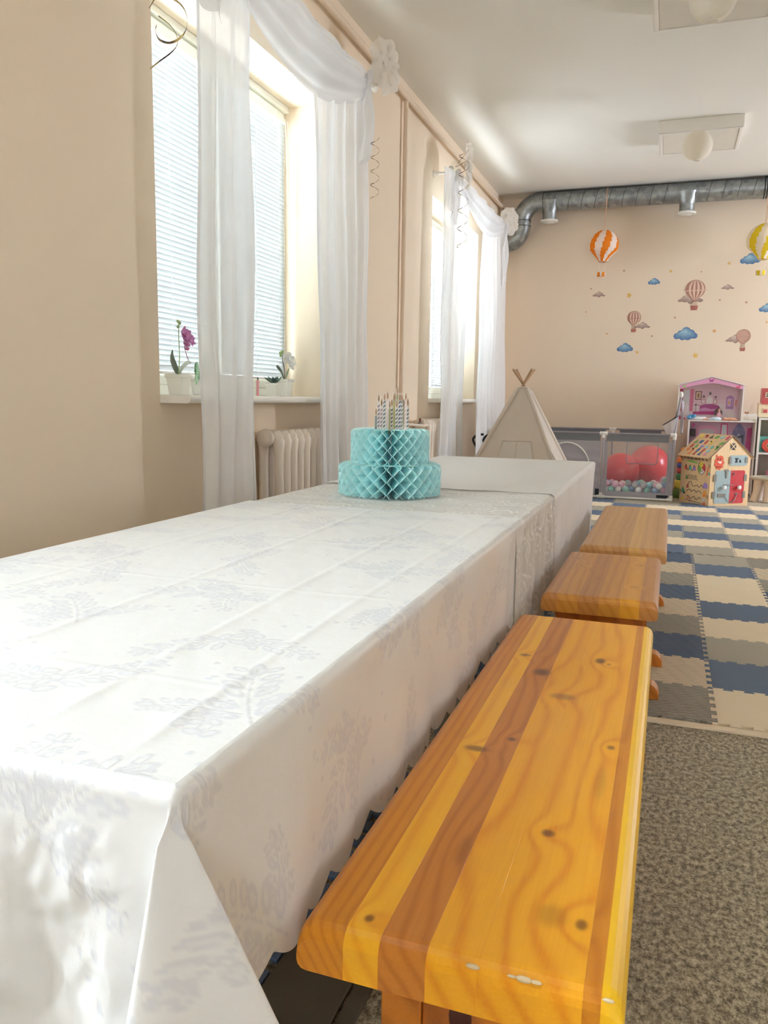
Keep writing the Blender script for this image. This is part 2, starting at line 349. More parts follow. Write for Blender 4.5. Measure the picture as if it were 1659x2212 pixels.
# ---------------------------------------------------------------- windows
def window(idx, a, b, blinds, lab, tilt=77):
    root = bpy.data.objects.new('window_%d' % idx, None); COL.objects.link(root); root.location = (FRX, a, 1.0); tag(root, lab, kind='structure')
    W = b-a; H = WT-1.0; mid = W/2; fw = .055
    m = MB()
    for (p, q) in (((-.07, 0, 0), (0, fw, H)), ((-.07, W-fw, 0), (0, W, H)), ((-.07, fw, 0), (0, W-fw, .05)), ((-.07, fw, H-.05), (0, W-fw, H)), ((-.07, mid-.025, .05), (0, mid+.025, H-.05))): m.box(p, q)
    m.build('frame', 'frame', root, bevel=.004)
    for s0, s1 in ((fw, mid-.025), (mid+.025, W-fw)):
        m = MB(); t = .065
        m.box((-.06, s0, .05), (.018, s0+t, H-.05)); m.box((-.06, s1-t, .05), (.018, s1, H-.05)); m.box((-.06, s0+t, .05), (.018, s1-t, .05+t)); m.box((-.06, s0+t, H-.05-t), (.018, s1-t, H-.05))
        sa = m.build('sash', 'frame', root, bevel=.004)
        MB().box((-.035, s0+t, .05+t), (-.03, s1-t, H-.05-t)).build('glass_pane', 'glass', sa)
    MB().box((-.002, 0, H-.035), (.03, W, H)).build('top_strip', 'frame', root, bevel=.004)
    # sill with rounded nose
    x0, x1, zt, zb = -.01, 0.43, 0.0, -.036
    prof = [(x0, zb), (x1-.018, zb)] + [(x1-.018+.018*math.sin(t), (zt+zb)/2-.018*math.cos(t)) for t in [PI*k/8 for k in range(1, 8)]] + [(x1-.018, zt), (x0, zt)]
    MB().prism(prof, (0, -.0, 0), (1, 0, 0), (0, 0, 1), (0, W, 0)).build('sill', 'white', root, bevel=.002)
    if not blinds:  # roller blind added to tame the unseen window's daylight
        br = thing('added_roller_blind', 'unseen white roller blind added to soften daylight from the window %s' % ('beside the viewer' if idx == 0 else 'far behind the viewer'), 'blind', (FRX+.04, a+W/2, 1.0))
        MB().box((-.001, -W/2+.04, .05), (.001, W/2-.04, H-.05)).build('added_blind_fabric', 'addedroller', br); MB().tube([(0, -W/2+.03, H-.06), (0, W/2-.03, H-.06)], .02, 10).build('roller', 'white', br)
        return
    first = None
    for k, (s0, s1) in enumerate(((fw+.01, mid-.04), (mid+.04, W-fw-.03))):
        L = s1-s0
        br = thing('venetian_blind', lab.split(',')[0] if 0 else blinds[k], 'blind', (FRX+.035, a+s0, 1.0), 'white venetian blinds')
        MB().box((-.012, 0, H-.125), (.014, L, H-.095)).build('head_rail', 'white', br, bevel=.003)
        zb = .098
        MB().box((-.012, 0, zb), (.012, L, zb+.014)).build('bottom_rail', 'white', br, bevel=.003)
        sm = MB()
        def sl(u, v, L=L):
            x = (u-.5)*.0285; return (x, v*L, .0016*(1-(2*u-1)**2))
        sm.grid(sl, 3, 1); me0 = None
        nsl = int((H-.125-.128)/.0246)+1
        for q in range(nsl):
            if me0 is None:
                so = sm.build('slat', 'blind', br); me0 = so
            else:
                so = me0.copy(); COL.objects.link(so); so.parent = br
            so.location = (0, 0, zb+.03+q*.0246); so.rotation_euler = (0, math.radians(-tilt+random.uniform(-1.5, 1.5)), 0)
        for f in (.12, .5, .88):
            MB().tube([(.012, f*L, zb), (.012, f*L, H-.1)], .0009, 5).build('ladder_cord', 'white', br)
        if k == 1:
            pts = [(.02, L-.02, H-.11), (.03, L-.01, 1.2), (.035, L+.0, .8), (.04, L+.02, .35), (.05, L+.05, .22), (.05, L+.10, .17), (.05, L+.16, .25), (.05, L+.155, .45), (.045, L+.10, 1.0), (.04, L+.04, 1.3), (.025, L+.0, H-.11)]
            MB().tube([Vector(p) for p in catmull(pts, 8)], .0022, 6).build('pull_cord', 'white', br)
window(0, *WINS[0], None, 'bare white window beside the viewer')
window(1, *WINS[1], ['white venetian blind over the left sash of the near window', 'white venetian blind with long looped cord in the near window'], 'white near window with deep beige reveal')
window(2, *WINS[2], ['white venetian blind over the left sash of the far window', 'white venetian blind over the right sash of the far window'], 'white far window with deep beige reveal', 71)
# ---------------------------------------------------------------- wall pipes
t = thing('heating_pipe', 'beige painted pipe running along the wall under the ceiling', 'pipe', (WX+.046, 3, 3.24))
MB().tube([(0, YB-2.9, 0), (0, WY-3-.12, 0)], .022, 14).build('pipe_run', 'pipe', t)
MB().box((-.04, WY-3-.2, -.05), (.03, WY-3-.13, 0)).build('bracket', 'pipe', t)
t = thing('heating_riser', 'beige vertical pipe on the wall between the two windows', 'pipe', (WX+.035, 6.1, 0))
MB().tube([(0, 0, .0), (0, 0, 3.22)], .018, 12).build('pipe_run', 'pipe', t)
MB().tube([(0.015, .0, .785), (.06, .1, .79), (.05, .2, .782), (.1, .3, .775), (.1, .42, .775)], .012, 10).build('branch_pipe', 'rad', t)
MB().tube([(0.015, .0, .25), (.06, .1, .25), (.1, .42, .25)], .012, 10).build('branch_pipe', 'rad', t)
# ---------------------------------------------------------------- radiators
def section():
    m = MB(); prof_z = [.30, .33, .36, .72, .76, .79]
    for x in (-.045, .045):
        pts = [(x*.5, 0, .28), (x, 0, .33), (x, 0, .40), (x, 0, .70), (x, 0, .76), (x*.5, 0, .81)]
        m.tube(pts, [.03, .032, .026, .026, .034, .03], 12)
    m.lathe([(0, -.04), (.034, -.04), (.038, -.03), (.038, .03), (.034, .04), (0, .04)], 14, (0, 0, .785), 'Y')
    m.lathe([(0, -.04), (.034, -.04), (.038, -.03), (.038, .03), (.034, .04), (0, .04)], 14, (0, 0, .305), 'Y')
    m.sphere((0, 0, .785), .055, 14, (1.35, .62, .75)); m.sphere((0, 0, .305), .055, 14, (1.35, .62, .75))
    return m
def radiator(y0, n, label):
    t = thing('radiator', label, 'radiator', (WX+.088, y0, 0), 'cast iron radiators')
    s0 = section().build('section', 'rad', t); s0.location = (0, .04, 0)
    for k in range(1, n):
        c = s0.copy(); COL.objects.link(c); c.parent = t; c.location = (0, .04+.082*k, 0)
    MB().lathe([(0, -.02), (.045, -.02), (.048, 0), (.03, .02), (0, .02)], 14, (0, -.02, .785), 'Y').build('end_plug', 'rad', t)
    MB().tube([(0.02, -.01, .3), (.02, -.01, .24), (-.07, -.01, .24)], .011, 8).build('valve_pipe', 'steel', t)
    for k in (1, n-2): MB().box((-.02, .04+.082*k-.012, 0), (.02, .04+.082*k+.012, .29)).build('foot', 'rad', t)
    return t
r1 = radiator(3.74, 11, 'beige cast iron radiator under the near window behind the cake')
r2 = radiator(6.50, 14, 'beige cast iron radiator under the far window')
MB().lathe([(0, -.03), (.016, -.03), (.016, .02), (.009, .03), (0, .03)], 10, (0, -.06, .785), 'Y').build('valve', 'steel', r2)
MB().tube([(0, -.05, .785), (0, -.05, .835)], .008, 8).build('valve_stem', paint('brass_valve', (120, 70, 50), .4, .1, 30, 0, metal=.6), r2)
# ---------------------------------------------------------------- curtain rods
RX = -1.872; RZ = 2.925
def rod(y0, y1, label):
    t = thing('curtain_rod', label, 'curtain rod', (RX, y0, RZ), 'white curtain rods')
    MB().tube([(0, -.06, 0), (0, y1-y0+.06, 0)], .013, 12).build('pole', 'white', t)
    for e in (-.09, y1-y0+.09): MB().sphere((0, e, 0), .028, 14).build('finial', 'white', t)
    for e in (0, y1-y0):
        MB().lathe([(.0, WX-RX), (.03, WX-RX), (.028, WX-RX+.008), (.016, WX-RX+.02), (.015, WX-RX+.035), (.019, WX-RX+.042), (.010, WX-RX+.05), (.009, 0)], 14, (0, e, 0), 'X').build('bracket', 'white', t)
    for k in range(14):
        y = .1+(y1-y0-.2)*k/13+random.uniform(-.03, .03)
        MB().tube([(.02*math.cos(a), y+random.uniform(-.004, .004), .02*math.sin(a)) for a in [2*PI*i/14 for i in range(14)]], .0035, 6, closed=True).build('ring', 'white', t)
rod(2.93, 4.93, 'white curtain rod above the near window')
rod(7.0, 9.15, 'white curtain rod above the far window')
# ---------------------------------------------------------------- curtains
def panel(label, yt, yb, zt, zb, x, amp, nf, seed, pinch=None, hem=True):
    y0t, y1t = yt; y0b, y1b = yb
    rnd = random.Random(seed); ph = [rnd.uniform(0, 6.28) for _ in range(6)]
    def fn(u, v):
        z = zt+(zb-zt)*v
        k = v**.8
        y = (y0t+(y1t-y0t)*u)*(1-k)+(y0b+(y1b-y0b)*u)*k
        y += .012*math.sin(9*v+ph[0]+u*3)*(.3+v)*(.5 if 0 < u < 1 else 1)
        w_ = amp*(.7+.5*v)*(math.sin(2*PI*nf*u+ph[1]+.8*math.sin(2.2*v+ph[2]))+.45*math.sin(2*PI*nf*2.3*u+ph[3]+v*1.5))
        w_ += .006*math.sin(14*v+5*u+ph[4])
        if pinch:
            e = math.exp(-((v-pinch)/.08)**2); y = y*(1-e*.35)+((y0t+y1t)/2)*e*.35
        return (x+w_, y, z)
    t = thing('curtain', label, 'curtain', (x, (y0t+y1t)/2, zb), 'sheer white curtains')
    m = MB(); m.grid(lambda u, v: tuple(Vector(fn(u, v))-t.location), 56, 50); m.build('cloth_panel', 'sheer', t)
    def edge(u): return [Vector(fn(u, k/50))-t.location for k in range(51)]
    for u in (0, 1):
        m = MB(); E_ = edge(u); d = .018 if u == 0 else -.018
        m.grid(lambda a, b, E_=E_, d=d: tuple(E_[round(b*50)]+Vector((.003, d*a, 0))), 2, 50); m.build('side_hem', 'sheer', t)
    return t
panel('sheer white curtain hanging left in the near window', (2.985, 3.40), (2.94, 3.43), 2.91, .12, RX+.018, .022, 3.0, 1)
panel('sheer white curtain hanging right of the near window, behind the cake', (4.0, 4.86), (4.19, 4.88), 2.91, .12, RX+.018, .024, 4.5, 2)
panel('sheer white curtain hanging left in the far window', (6.74, 7.50), (6.68, 7.50), 2.91, .1, RX+.018, .026, 3.5, 3)
panel('sheer white curtain hanging in the back corner behind the play tent', (8.08, 9.12), (8.03, 9.45), 2.91, .1, RX+.018, .03, 5.5, 4)
# swags
def swag(label, y0, y1, depth, x, tails):
    t = thing('curtain_swag', label, 'curtain swag', (x, (y0+y1)/2, RZ), 'white draped swags')
    def fn(u, v, off=0):
        y = y0+(y1-y0)*u
        sag = math.sin(PI*u)**.85
        lo = depth*sag+.10*(1-sag); up = .03*math.sin(PI*u)
        k = v
        z = RZ+.02-up-(lo-up)*k
        q = .055*sag*math.sin(PI*min(1, k*1.02))+.012*math.sin(k*26+u*4)*sag+.01*math.sin(u*30+k*8)*(1-k)
        return (q+.015+off, y-(y0+y1)/2, z-RZ)
    MB().grid(fn, 60, 36).build('drape', 'sheer', t)
    MB().grid(lambda u, v: fn(u, v*.82, -.035), 50, 20).build('drape_lining', 'sheer', t)
    for (ya, yb_, za, zb2, zc) in tails:
        def tf(u, v):
            wd = .05+(.24)*min(1, v*1.4)
            zend = za+(zb2-za)*(.8+.2*u if zc > 0 else 1-.2*u)
            y = ya+(yb_-ya)*v*.3+(u-.5)*wd+.012*math.sin(v*12+u*6)
            return (.03+.02*math.sin(u*11)+.012*math.sin(v*9+u*4), y-(y0+y1)/2, za+(zend-za)*v-RZ+.02*math.sin(u*9)*v)
        MB().grid(tf, 20, 20).build('tail', 'sheer', t)
swag('white draped swag looped along the near window rod', 2.96, 4.88, .40, RX+.02, [(2.99, 2.99, 2.93, 2.50, 1), (4.79, 4.68, 2.93, 2.36, -1)])
swag('white draped swag looped along the far window rod', 7.05, 9.10, .33, RX+.02, [(6.95, 6.62, 2.93, 2.44, 1), (9.1, 9.05, 2.93, 2.2, -1)])
# fabric roses
def rose(label, loc, r, seed, tilt=0):
    rnd = random.Random(seed); t = thing('fabric_rose', label, 'fabric rose', loc, 'organza curtain roses')
    for k in range(13):
        ring = 0 if k < 3 else (1 if k < 7 else 2); a0 = k*2.4+rnd.uniform(-.2, .2); R = r*(.35, .72, 1.0)[ring]; open_ = (.25, .65, 1.0)[ring]
        sa, sb = rnd.uniform(0, 6), rnd.uniform(0, 6)
        def pf(u, v):
            an = a0+(u-.5)*(2.8 if ring == 0 else 2.1)*math.sin(PI*min(.62, .18+v*.5)); rr = R*(v**.8)*(1+.07*math.sin(u*13+sa)*v-.16*abs(2*u-1)**2.5*v)
            lift = (1-open_*.75)*R*v*.8+.012*ring+.022*math.sin(u*11+sb)*v*v-.05*v**3*open_
            return (lift+.03, rr*math.cos(an), rr*math.sin(an))
        MB().grid(pf, 14, 8).build('petal', 'organza', t)
    MB().sphere((.03, 0, 0), .02, 10).build('rose_heart', 'organza', t)
    t.rotation_euler = (0, 0, tilt)
rose('cream organza rose at the right end of the near window rod', (-1.82, 4.97, 3.02), .165, 5, -.25)
rose('cream organza rose at the left end of the far window rod', (-1.80, 7.02, 2.98), .19, 8, .25)
rose('cream organza rose at the back corner end of the far rod', (-1.83, 9.2, 2.96), .15, 11, -.5)
rose('cream organza rose at the left end of the near window rod', (-1.82, 2.9, 3.0), .16, 3, 0)
# spiral streamers
def streamer(label, loc, pts, wd=.006):
    t = thing('foil_streamer', label, 'streamer', loc, 'curly foil streamers')
    pts = [Vector(p)-Vector(loc) for p in pts]; P = catmull(pts, 10)
    m = MB(); vs = []
    for i, p in enumerate(P):
        tq = (P[min(i+1, len(P)-1)]-P[max(i-1, 0)]).normalized(); n_ = tq.cross(Vector((1, .3, 0))).normalized(); vs += [p+n_*wd, p-n_*wd]
    m.add(vs, [(2*i, 2*i+1, 2*i+3, 2*i+2) for i in range(len(P)-1)], True); m.build('ribbon', 'foil', t, solid=.0006)
def helix(c, z0, z1, r, turns, ph=0, drift=(0, 0)):
    n = int(turns*8); out = []
    for i in range(n+1):
        f = i/n; a = ph+2*PI*turns*f; out.append((c[0]+r*math.cos(a)+drift[0]*f, c[1]+r*math.sin(a)+drift[1]*f, z0+(z1-z0)*f))
    return out
X_ = -1.72
streamer('large dark and gold foil curl dangling at the top left window corner', (X_, 2.7, 2.3),
         [at(q[0], q[1], 0, X_+q[2]) for q in ((322, 18, 0), (340, -6, .03), (370, -4, .05), (395, 15, .04), (405, 45, 0), (396, 75, -.03), (370, 92, -.04), (345, 86, -.02), (336, 66, 0), (338, 55, .02))], .004)
streamer('thin gold foil curl below the large dark one', (X_, 2.7, 2.2),
         [at(q[0], q[1], 0, X_+q[2]) for q in ((342, 34, 0), (368, 55, .02), (382, 78, .03), (382, 98, .02), (368, 115, 0), (345, 132, -.02), (325, 148, -.02))], .0025)
streamer('small dark foil curl beside the cream wall right of the near curtain', (-1.78, 4.83, 2.45), helix((-1.78, 4.80), 2.56, 2.2, .026, 4.5, .5), .002)
streamer('gold foil curl hanging from the far left rose', (-1.66, 6.6, 2.7), [(-1.76, 6.98, 3.0), tuple(at(984, 360, 0, -1.72))]+helix((-1.66, 6.52), 2.96, 2.2, .042, 5.5, 1.0, (0, .0)), .0028)
MB()
orb = MB().sphere((0, 0, 0), .04, 16).build('glass_bauble', M['glass']); tag(orb, 'small clear bauble beside the far left rose', 'bauble'); orb.location = tuple(at(984, 358, 0, -1.72))
# ---------------------------------------------------------------- ceiling lights and lanterns
def ceiling_light(cy, label, label2, cz, ly):
    t = thing('ceiling_light', label, 'ceiling light', (.10, cy, CZ), 'square box ceiling lights')
    m = MB(); m.box((-.34, -.33, -.10), (.34, .33, 0)); m.build('housing', 'whitewood', t, bevel=.004)
    m = MB(); e = .33; b = .022
    for (p, q) in (((-e, -.32, -.108), (e, -.32+b, -.10)), ((-e, .32-b, -.108), (e, .32, -.10)), ((-e, -.32+b, -.108), (-e+b, .32-b, -.10)), ((e-b, -.32+b, -.108), (e, .32-b, -.10))): m.box(p, q)
    m.build('frame', 'whitewood', t, bevel=.002)
    MB().box((-.30, -.29, -.104), (.30, .29, -.1005)).build('diffuser', 'paper', t)
    l = thing('paper_lantern', label2, 'paper lantern', (.078, ly, cz), 'white paper lanterns')
    R = .112; prof = []
    for i in range(57):
        a = .22+(PI-.44)*i/56; prof.append((R*math.sin(a)*(1+.012*math.cos(i*PI)), -R*math.cos(a)))
    MB().lathe(prof, 36).build('shade', 'paper', l)
    MB().tube([(.03*math.cos(2*PI*k/16), .03*math.sin(2*PI*k/16), -R*.975) for k in range(16)], .002, 6, closed=True).build('rim', 'white', l)
    MB().tube([(0, 0, -R*.9), (0, 0, CZ-cz)], .0007, 5).build('hanging_wire', 'white', l)
ceiling_light(7.96, 'square white box light on the ceiling near the duct', 'round white paper lantern under the far ceiling light', 3.0, 7.09)
ceiling_light(5.29, 'square white box light cut off by the top edge', 'round white paper lantern at the top of the picture', 3.0, 4.62)
# ---------------------------------------------------------------- duct
D = thing('ventilation_duct', 'galvanised spiral duct with S-bend along the back wall', 'duct', (0, 9.74, 3.265))
DR = .105
path = [(2.6, 0, -.012), (1.5, 0, -.006), (0, 0, 0), (-1.5, 0, 0)]
c1 = (-1.57, 0, -.2)
for k in range(1, 9):
    a = PI/2+ (PI/2)*k/8; path.append((c1[0]+.2*math.cos(a), 0, c1[2]+.2*math.sin(a)))
path.append((-1.77, 0, -.26))
c2 = (-1.95, 0, -.26)
for k in range(1, 9):
    a = -(PI/2)*k/8; path.append((c2[0]+.18*math.cos(a), 0, c2[2]+.18*math.sin(a)))
path += [(-2.04, 0, -.44), (-2.049, 0, -.44)]
MB().tube(path, DR, 36).build('duct_body', 'duct', D)
def ring(c, nrm, r, th, name='seam', mat='ductseam', par=D):
    nrm = Vector(nrm).normalized(); u = nrm.orthogonal().normalized(); v = nrm.cross(u)
    return MB().tube([Vector(c)+(u*math.cos(2*PI*k/32)+v*math.sin(2*PI*k/32))*r for k in range(32)], th, 6, closed=True).build(name, mat, par)
xx = -1.22
while xx < 2.4:
    if abs(xx-.04) > .12: ring((xx, 0, 0), (1, 0, -.22), DR+.001, .0032)
    xx += .148
for c, n_ in (((-1.52, 0, 0), (1, 0, 0)), ((-1.77, 0, -.2), (0, 0, 1)), ((-1.77, 0, -.26), (0, 0, 1)), ((-1.95, 0, -.44), (1, 0, 0)), ((-1.99, 0, -.44), (1, 0, 0))):
    ring(c, n_, DR+.002, .004)
for xo in (-1.45, .04):
    MB().lathe([(.13, 0), (.11, -.06), (.082, -.11), (.078, -.13), (.078, -.215)], 28, (xo, -.005, 0)).build('outlet_collar', 'duct', D)
    v_ = MB().lathe([(.078, -.20), (.098, -.205), (.10, -.215), (.098, -.226), (.07, -.228), (.06, -.215), (.055, -.235), (.0, -.24)], 28, (xo, -.005, 0)).build('vent_ring', 'white', D)
for xo in (.80, .825): ring((xo, 0, 0), (1, 0, 0), DR+.004, .006, 'clamp', M['black'])
MB().box((.80, -.005, .1), (.825, .005, .13)).build('hanger_strap', 'black', D)
# ---------------------------------------------------------------- hanging paper balloons
def paper_balloon(label, x, z, col, R):
    t = thing('paper_balloon', label, 'paper balloon', (x, 9.60, z), 'striped paper hot-air balloons')
    prof = []
    for i in range(33):
        f = i/32
        if f < .62: a = f/.62*(PI*.62); r_ = R*math.sin(a); zz = R*math.cos(a)
        else:
            g = (f-.62)/.38; a = PI*.62; r0 = R*math.sin(a); z0 = R*math.cos(a); r_ = r0+(R*.27-r0)*(1-(1-g)**1.25); zz = z0-g*R*.72
        prof.append((max(r_, .004), zz))
    A, B = lin(col), lin((246, 238, 226))
    MB().lathe(prof, 60, cfun=lambda u, v: A if ((u*6+(.95*v))% 1) < .5 else B).build('envelope', 'balloon', t)
    zb = prof[-1][1]
    MB().tube([(R*.27*math.cos(2*PI*k/20), R*.27*math.sin(2*PI*k/20), zb) for k in range(20)], .0025, 5, closed=True).build('rim', 'pole', t)
    for k in range(4):
        a = PI/4+PI/2*k; MB().tube([(R*.27*math.cos(a), R*.27*math.sin(a), zb), (.042*math.cos(a)-.01, .042*math.sin(a), zb-.115)], .0009, 4).build('string', 'white', t)
    MB().lathe([(.0, 0), (.045, 0), (.048, .042), (.048, .045)], 24, (-.012, 0, zb-.16), cfun=lambda u, v: A if (u*5 % 1) < .5 else B).build('basket', 'balloon', t)
    MB().tube([(0, 0, R), (.004, .02, 3.17-z), (.004, .03, 3.265-z), (.004, .05, 3.34-z), (.004, .10, 3.374-z)], .003, 6).build('ribbon', paint('peach_ribbon', (226, 178, 140), .6, .02, 5, 0), t)
    MB().tube([(.005, 0, R), (.014, .02, 3.17-z), (.014, .03, 3.265-z), (.014, .05, 3.34-z), (.014, .10, 3.374-z)], .002, 6).build('ribbon', 'pole', t)
p = at(1304, 530, 1, 9.60); paper_balloon('orange and white striped paper balloon hanging from the duct', p.x, p.z, (240, 140, 20), .165)
p = at(1651, 520, 1, 9.60); paper_balloon('yellow and white striped paper balloon at the right edge', p.x, p.z, (232, 206, 40), .175)
# ---------------------------------------------------------------- wall stickers
YS = WY
def sticker(kind, px, py, wpx, label, col=None, group=None):
    p = at(px, py, 1, YS); s = wpx/FPX*((p-EYE).dot(FW))           # real width on the wall
    t = thing('wall_sticker', label, 'wall sticker', (p.x, YS, p.z), group or 'sky stickers on the back wall')
    lo_ = 5 if kind in ('wing', 'strip', 'plain') else 0
    def poly(pts, c, lay=1):
        lay = lay+lo_
        m.col(c); m.prism(pts, (0, -.0009-lay*.0004, 0), (1, 0, 0), (0, 0, 1), (0, .0009+lay*.0004-.0001, 0))
    m = MB()
    if kind == 'star':
        r = s/2; a0 = random.uniform(-.3, .3)
        poly([((r if k % 2 == 0 else r*.42)*math.sin(a0+PI*k/5), (r if k % 2 == 0 else r*.42)*math.cos(a0+PI*k/5)) for k in range(10)], col)
        m.build('star_shape', 'sticker', t)
    elif kind in ('cloud', 'puff'):
        if kind == 'cloud': circ = [(-.36, -.10, .14), (-.2, .0, .15), (.02, .10, .19), (.22, .02, .16), (.37, -.09, .13), (.1, -.12, .16), (-.12, -.14, .14)]
        else: circ = [(-.38, -.09, .07), (-.2, -.03, .12), (.0, .06, .14), (.16, -.01, .12), (.36, -.08, .08), (0, -.09, .12)]
        pts = []
        for k in range(44):
            a = 2*PI*k/44; d = (math.cos(a), math.sin(a)); best = .05
            for (cx, cz, r) in circ:
                b = d[0]*cx+d[1]*cz; c_ = cx*cx+cz*cz-r*r; di = b*b-c_
                if di > 0: best = max(best, b+math.sqrt(di))
            pts.append((best*d[0]*s, best*d[1]*s))
        lo, hi = col
        for lv, f in enumerate((1.0, .8, .55, .3)):
            g = lv/3; cc = tuple(int(lo[i]*(1-g)+hi[i]*g) for i in range(3))
            poly([(q[0]*f+(-.02*s*lv), q[1]*f+.03*s*lv) for q in pts], cc, lv)
        m.build('cloud_shape', 'sticker', t)
    else:
        R = s/2; st = []
        base = (164, 106, 84); lt = (222, 190, 166); 
        if kind == 'plain': lt = (190, 146, 122); base = (176, 128, 106)
        out = [(R*math.sin(a), R*math.cos(a)) for a in [PI*k/20 for k in range(0, 15)]]
        out = out+[(R*.16, -R*1.18)]; full = out+[(-x_, z_) for x_, z_ in out[::-1]]
        poly(full, base, 0)
        for lay, f in ((1, .88),):
            n_ = 8
            for k in range(n_):
                if k % 2 == 0 or kind == 'plain': continue
                a, b = -1+2*k/n_, -1+2*(k+1)/n_
                L = [(x_*a*f, z_*.96) for x_, z_ in out]; Rr = [(x_*b*f, z_*.96) for x_, z_ in out]
                poly(L+Rr[::-1], lt, lay)
        if kind == 'plain': poly([(x_*.8-R*.08, z_*.8+R*.06) for x_, z_ in full], lt, 1)
        if kind == 'wing':
            for sg in (-1, 1): poly([(sg*R*.95, R*.12), (sg*R*1.25, -R*.12), (sg*R*.95, -R*.22)], lt, 0)
        poly([(-R*.98, -R*.12), (R*.98, -R*.06), (R*.98, -R*.14), (-R*.98, -R*.2)], lt if kind == 'wing' else base, 3)
        m.build('envelope_shape', 'sticker', t)
        m = MB()
        for q in (-.22, -.08, .08, .22): poly([(q*R, -R*1.18), (q*R+.002, -R*1.18), (q*R*1.2+.002, -R*1.72), (q*R*1.2, -R*1.72)], base, 0)
        m.build('rope_lines', 'sticker', t)
        m = MB(); poly([(-R*.4, -R*1.72), (R*.4, -R*1.72), (R*.3, -R*2.2), (-R*.3, -R*2.2)], (168, 84, 62), 0); m.build('basket_shape', 'sticker', t)
BL = ((58, 108, 156), (150, 190, 204)); BR = ((150, 120, 106), (200, 178, 160))
G = (222, 176, 62); Bn = (176, 112, 72); Or = (214, 146, 62)
sticker('wing', 1502, 625, 40, 'largest brown airship balloon sticker, winged, upper right of centre')
sticker('strip', 1370, 686, 28, 'small brown striped balloon sticker left of the others')
sticker('plain', 1606, 726, 29, 'plain tan balloon sticker low at the right')
sticker('puff', 1492, 644, 58, 'tan cloud sticker left of the winged balloon', BR)
sticker('puff', 1388, 703, 36, 'tan cloud sticker right of the small striped balloon', BR)
sticker('puff', 1589, 732, 44, 'tan cloud sticker behind the plain tan balloon', BR)
sticker('puff', 1294, 636, 30, 'small tan cloud sticker left under the orange paper balloon', BR)
sticker('puff', 1572, 620, 29, 'small tan cloud sticker right of the winged balloon', BR)
sticker('cloud', 1413, 608, 25, 'smallest blue cloud sticker, above the striped balloon', BL)
sticker('cloud', 1350, 751, 34, 'blue cloud sticker lowest at the left', BL)
sticker('cloud', 1481, 721, 49, 'largest blue cloud sticker in the middle of the wall', BL)
sticker('cloud', 1621, 559, 41, 'blue cloud sticker under the yellow paper balloon', BL)
sticker('cloud', 1658, 665, 34, 'blue cloud sticker cut by the right edge of the picture', BL)
for (x_, y_, w_, c_, l_) in [(1348, 585, 6, Bn, 'tiny brown star sticker right of the orange balloon basket'), (1359, 638, 14, G, 'gold star sticker right of the small left tan cloud'),
    (1277, 624, 5, Bn, 'tiny brown star sticker just above the small left tan cloud'), (1266, 674, 5, Or, 'tiny orange star sticker farthest left'),
    (1449, 586, 9, G, 'small gold star sticker above and right of the smallest blue cloud'), (1311, 721, 6, Or, 'tiny orange star sticker above the lowest left blue cloud'),
    (1376, 761, 9, G, 'small gold star sticker beside the lowest left blue cloud'), (1408, 726, 6, Bn, 'tiny brown star sticker below the small striped balloon'),
    (1458, 686, 6, Bn, 'tiny brown star sticker above the largest blue cloud'), (1502, 768, 15, G, 'largest gold star sticker at the bottom of the group'),
    (1543, 715, 10, Or, 'orange star sticker right of the largest blue cloud'), (1555, 648, 6, Bn, 'tiny brown star sticker below the small right tan cloud'),
    (1612, 653, 7, Bn, 'small brown star sticker left of the cut blue cloud'), (1515, 587, 4, Bn, 'tiniest brown star sticker above the winged balloon'),
    (1575, 569, 8, G, 'small gold star sticker left of the upper right blue cloud'), (1656, 696, 6, Or, 'tiny orange star sticker at the right edge')]:
    sticker('star', x_, y_, w_, l_, c_)
# ---------------------------------------------------------------- puzzle mats
def tile_mesh(px_, py_, inset=.0006, th=.011, nt_=5):
    """outline of one foam puzzle tile, dovetail tabs on right/top, sockets on left/bottom"""
    def edge(L, out):
        pts = []; st = L/nt_
        for k in range(nt_):
            c = (k+.5)*st; a, b = st*.22, st*.30; d = .017
            pts += [(c-a, 0), (c-b, d), (c+b, d), (c+a, 0)]
        return pts
    i = inset; P = [(i, i)]
    e = edge(px_, 1)
    P += [(q[0]+(-i if k % 4 in (0, 1) else i), q[1]+i) for k, q in enumerate(e)] + [(px_-i, i)]        # bottom: sockets (go inwards)
    e = edge(py_, 1)
    P += [(px_+q[1]-i, q[0]+(i if k % 4 in (0, 1) else -i)) for k, q in enumerate(e)] + [(px_-i, py_-i)]      # right: tabs outwards
    e = edge(px_, 1)[::-1]
    P += [(q[0]+(-i if k % 4 in (0, 1) else i), py_+q[1]-i) for k, q in enumerate(e)] + [(i, py_-i)]
    e = edge(py_, 1)[::-1]
    P += [(q[1]+i, q[0]+(i if k % 4 in (0, 1) else -i)) for k, q in enumerate(e)]
    bm = bmesh.new(); vs = [bm.verts.new((x, y, th)) for x, y in P]
    f = bm.faces.new(vs); bm.normal_update()
    r = bmesh.ops.extrude_face_region(bm, geom=[f]); 
    for v in [g for g in r['geom'] if isinstance(g, bmesh.types.BMVert)]: v.co.z = 0.0005
    bmesh.ops.recalc_face_normals(bm, faces=bm.faces); bmesh.ops.triangulate(bm, faces=[q for q in bm.faces if len(q.verts) > 4])
    me = bpy.data.meshes.new('tile'); bm.to_mesh(me); bm.free(); return me
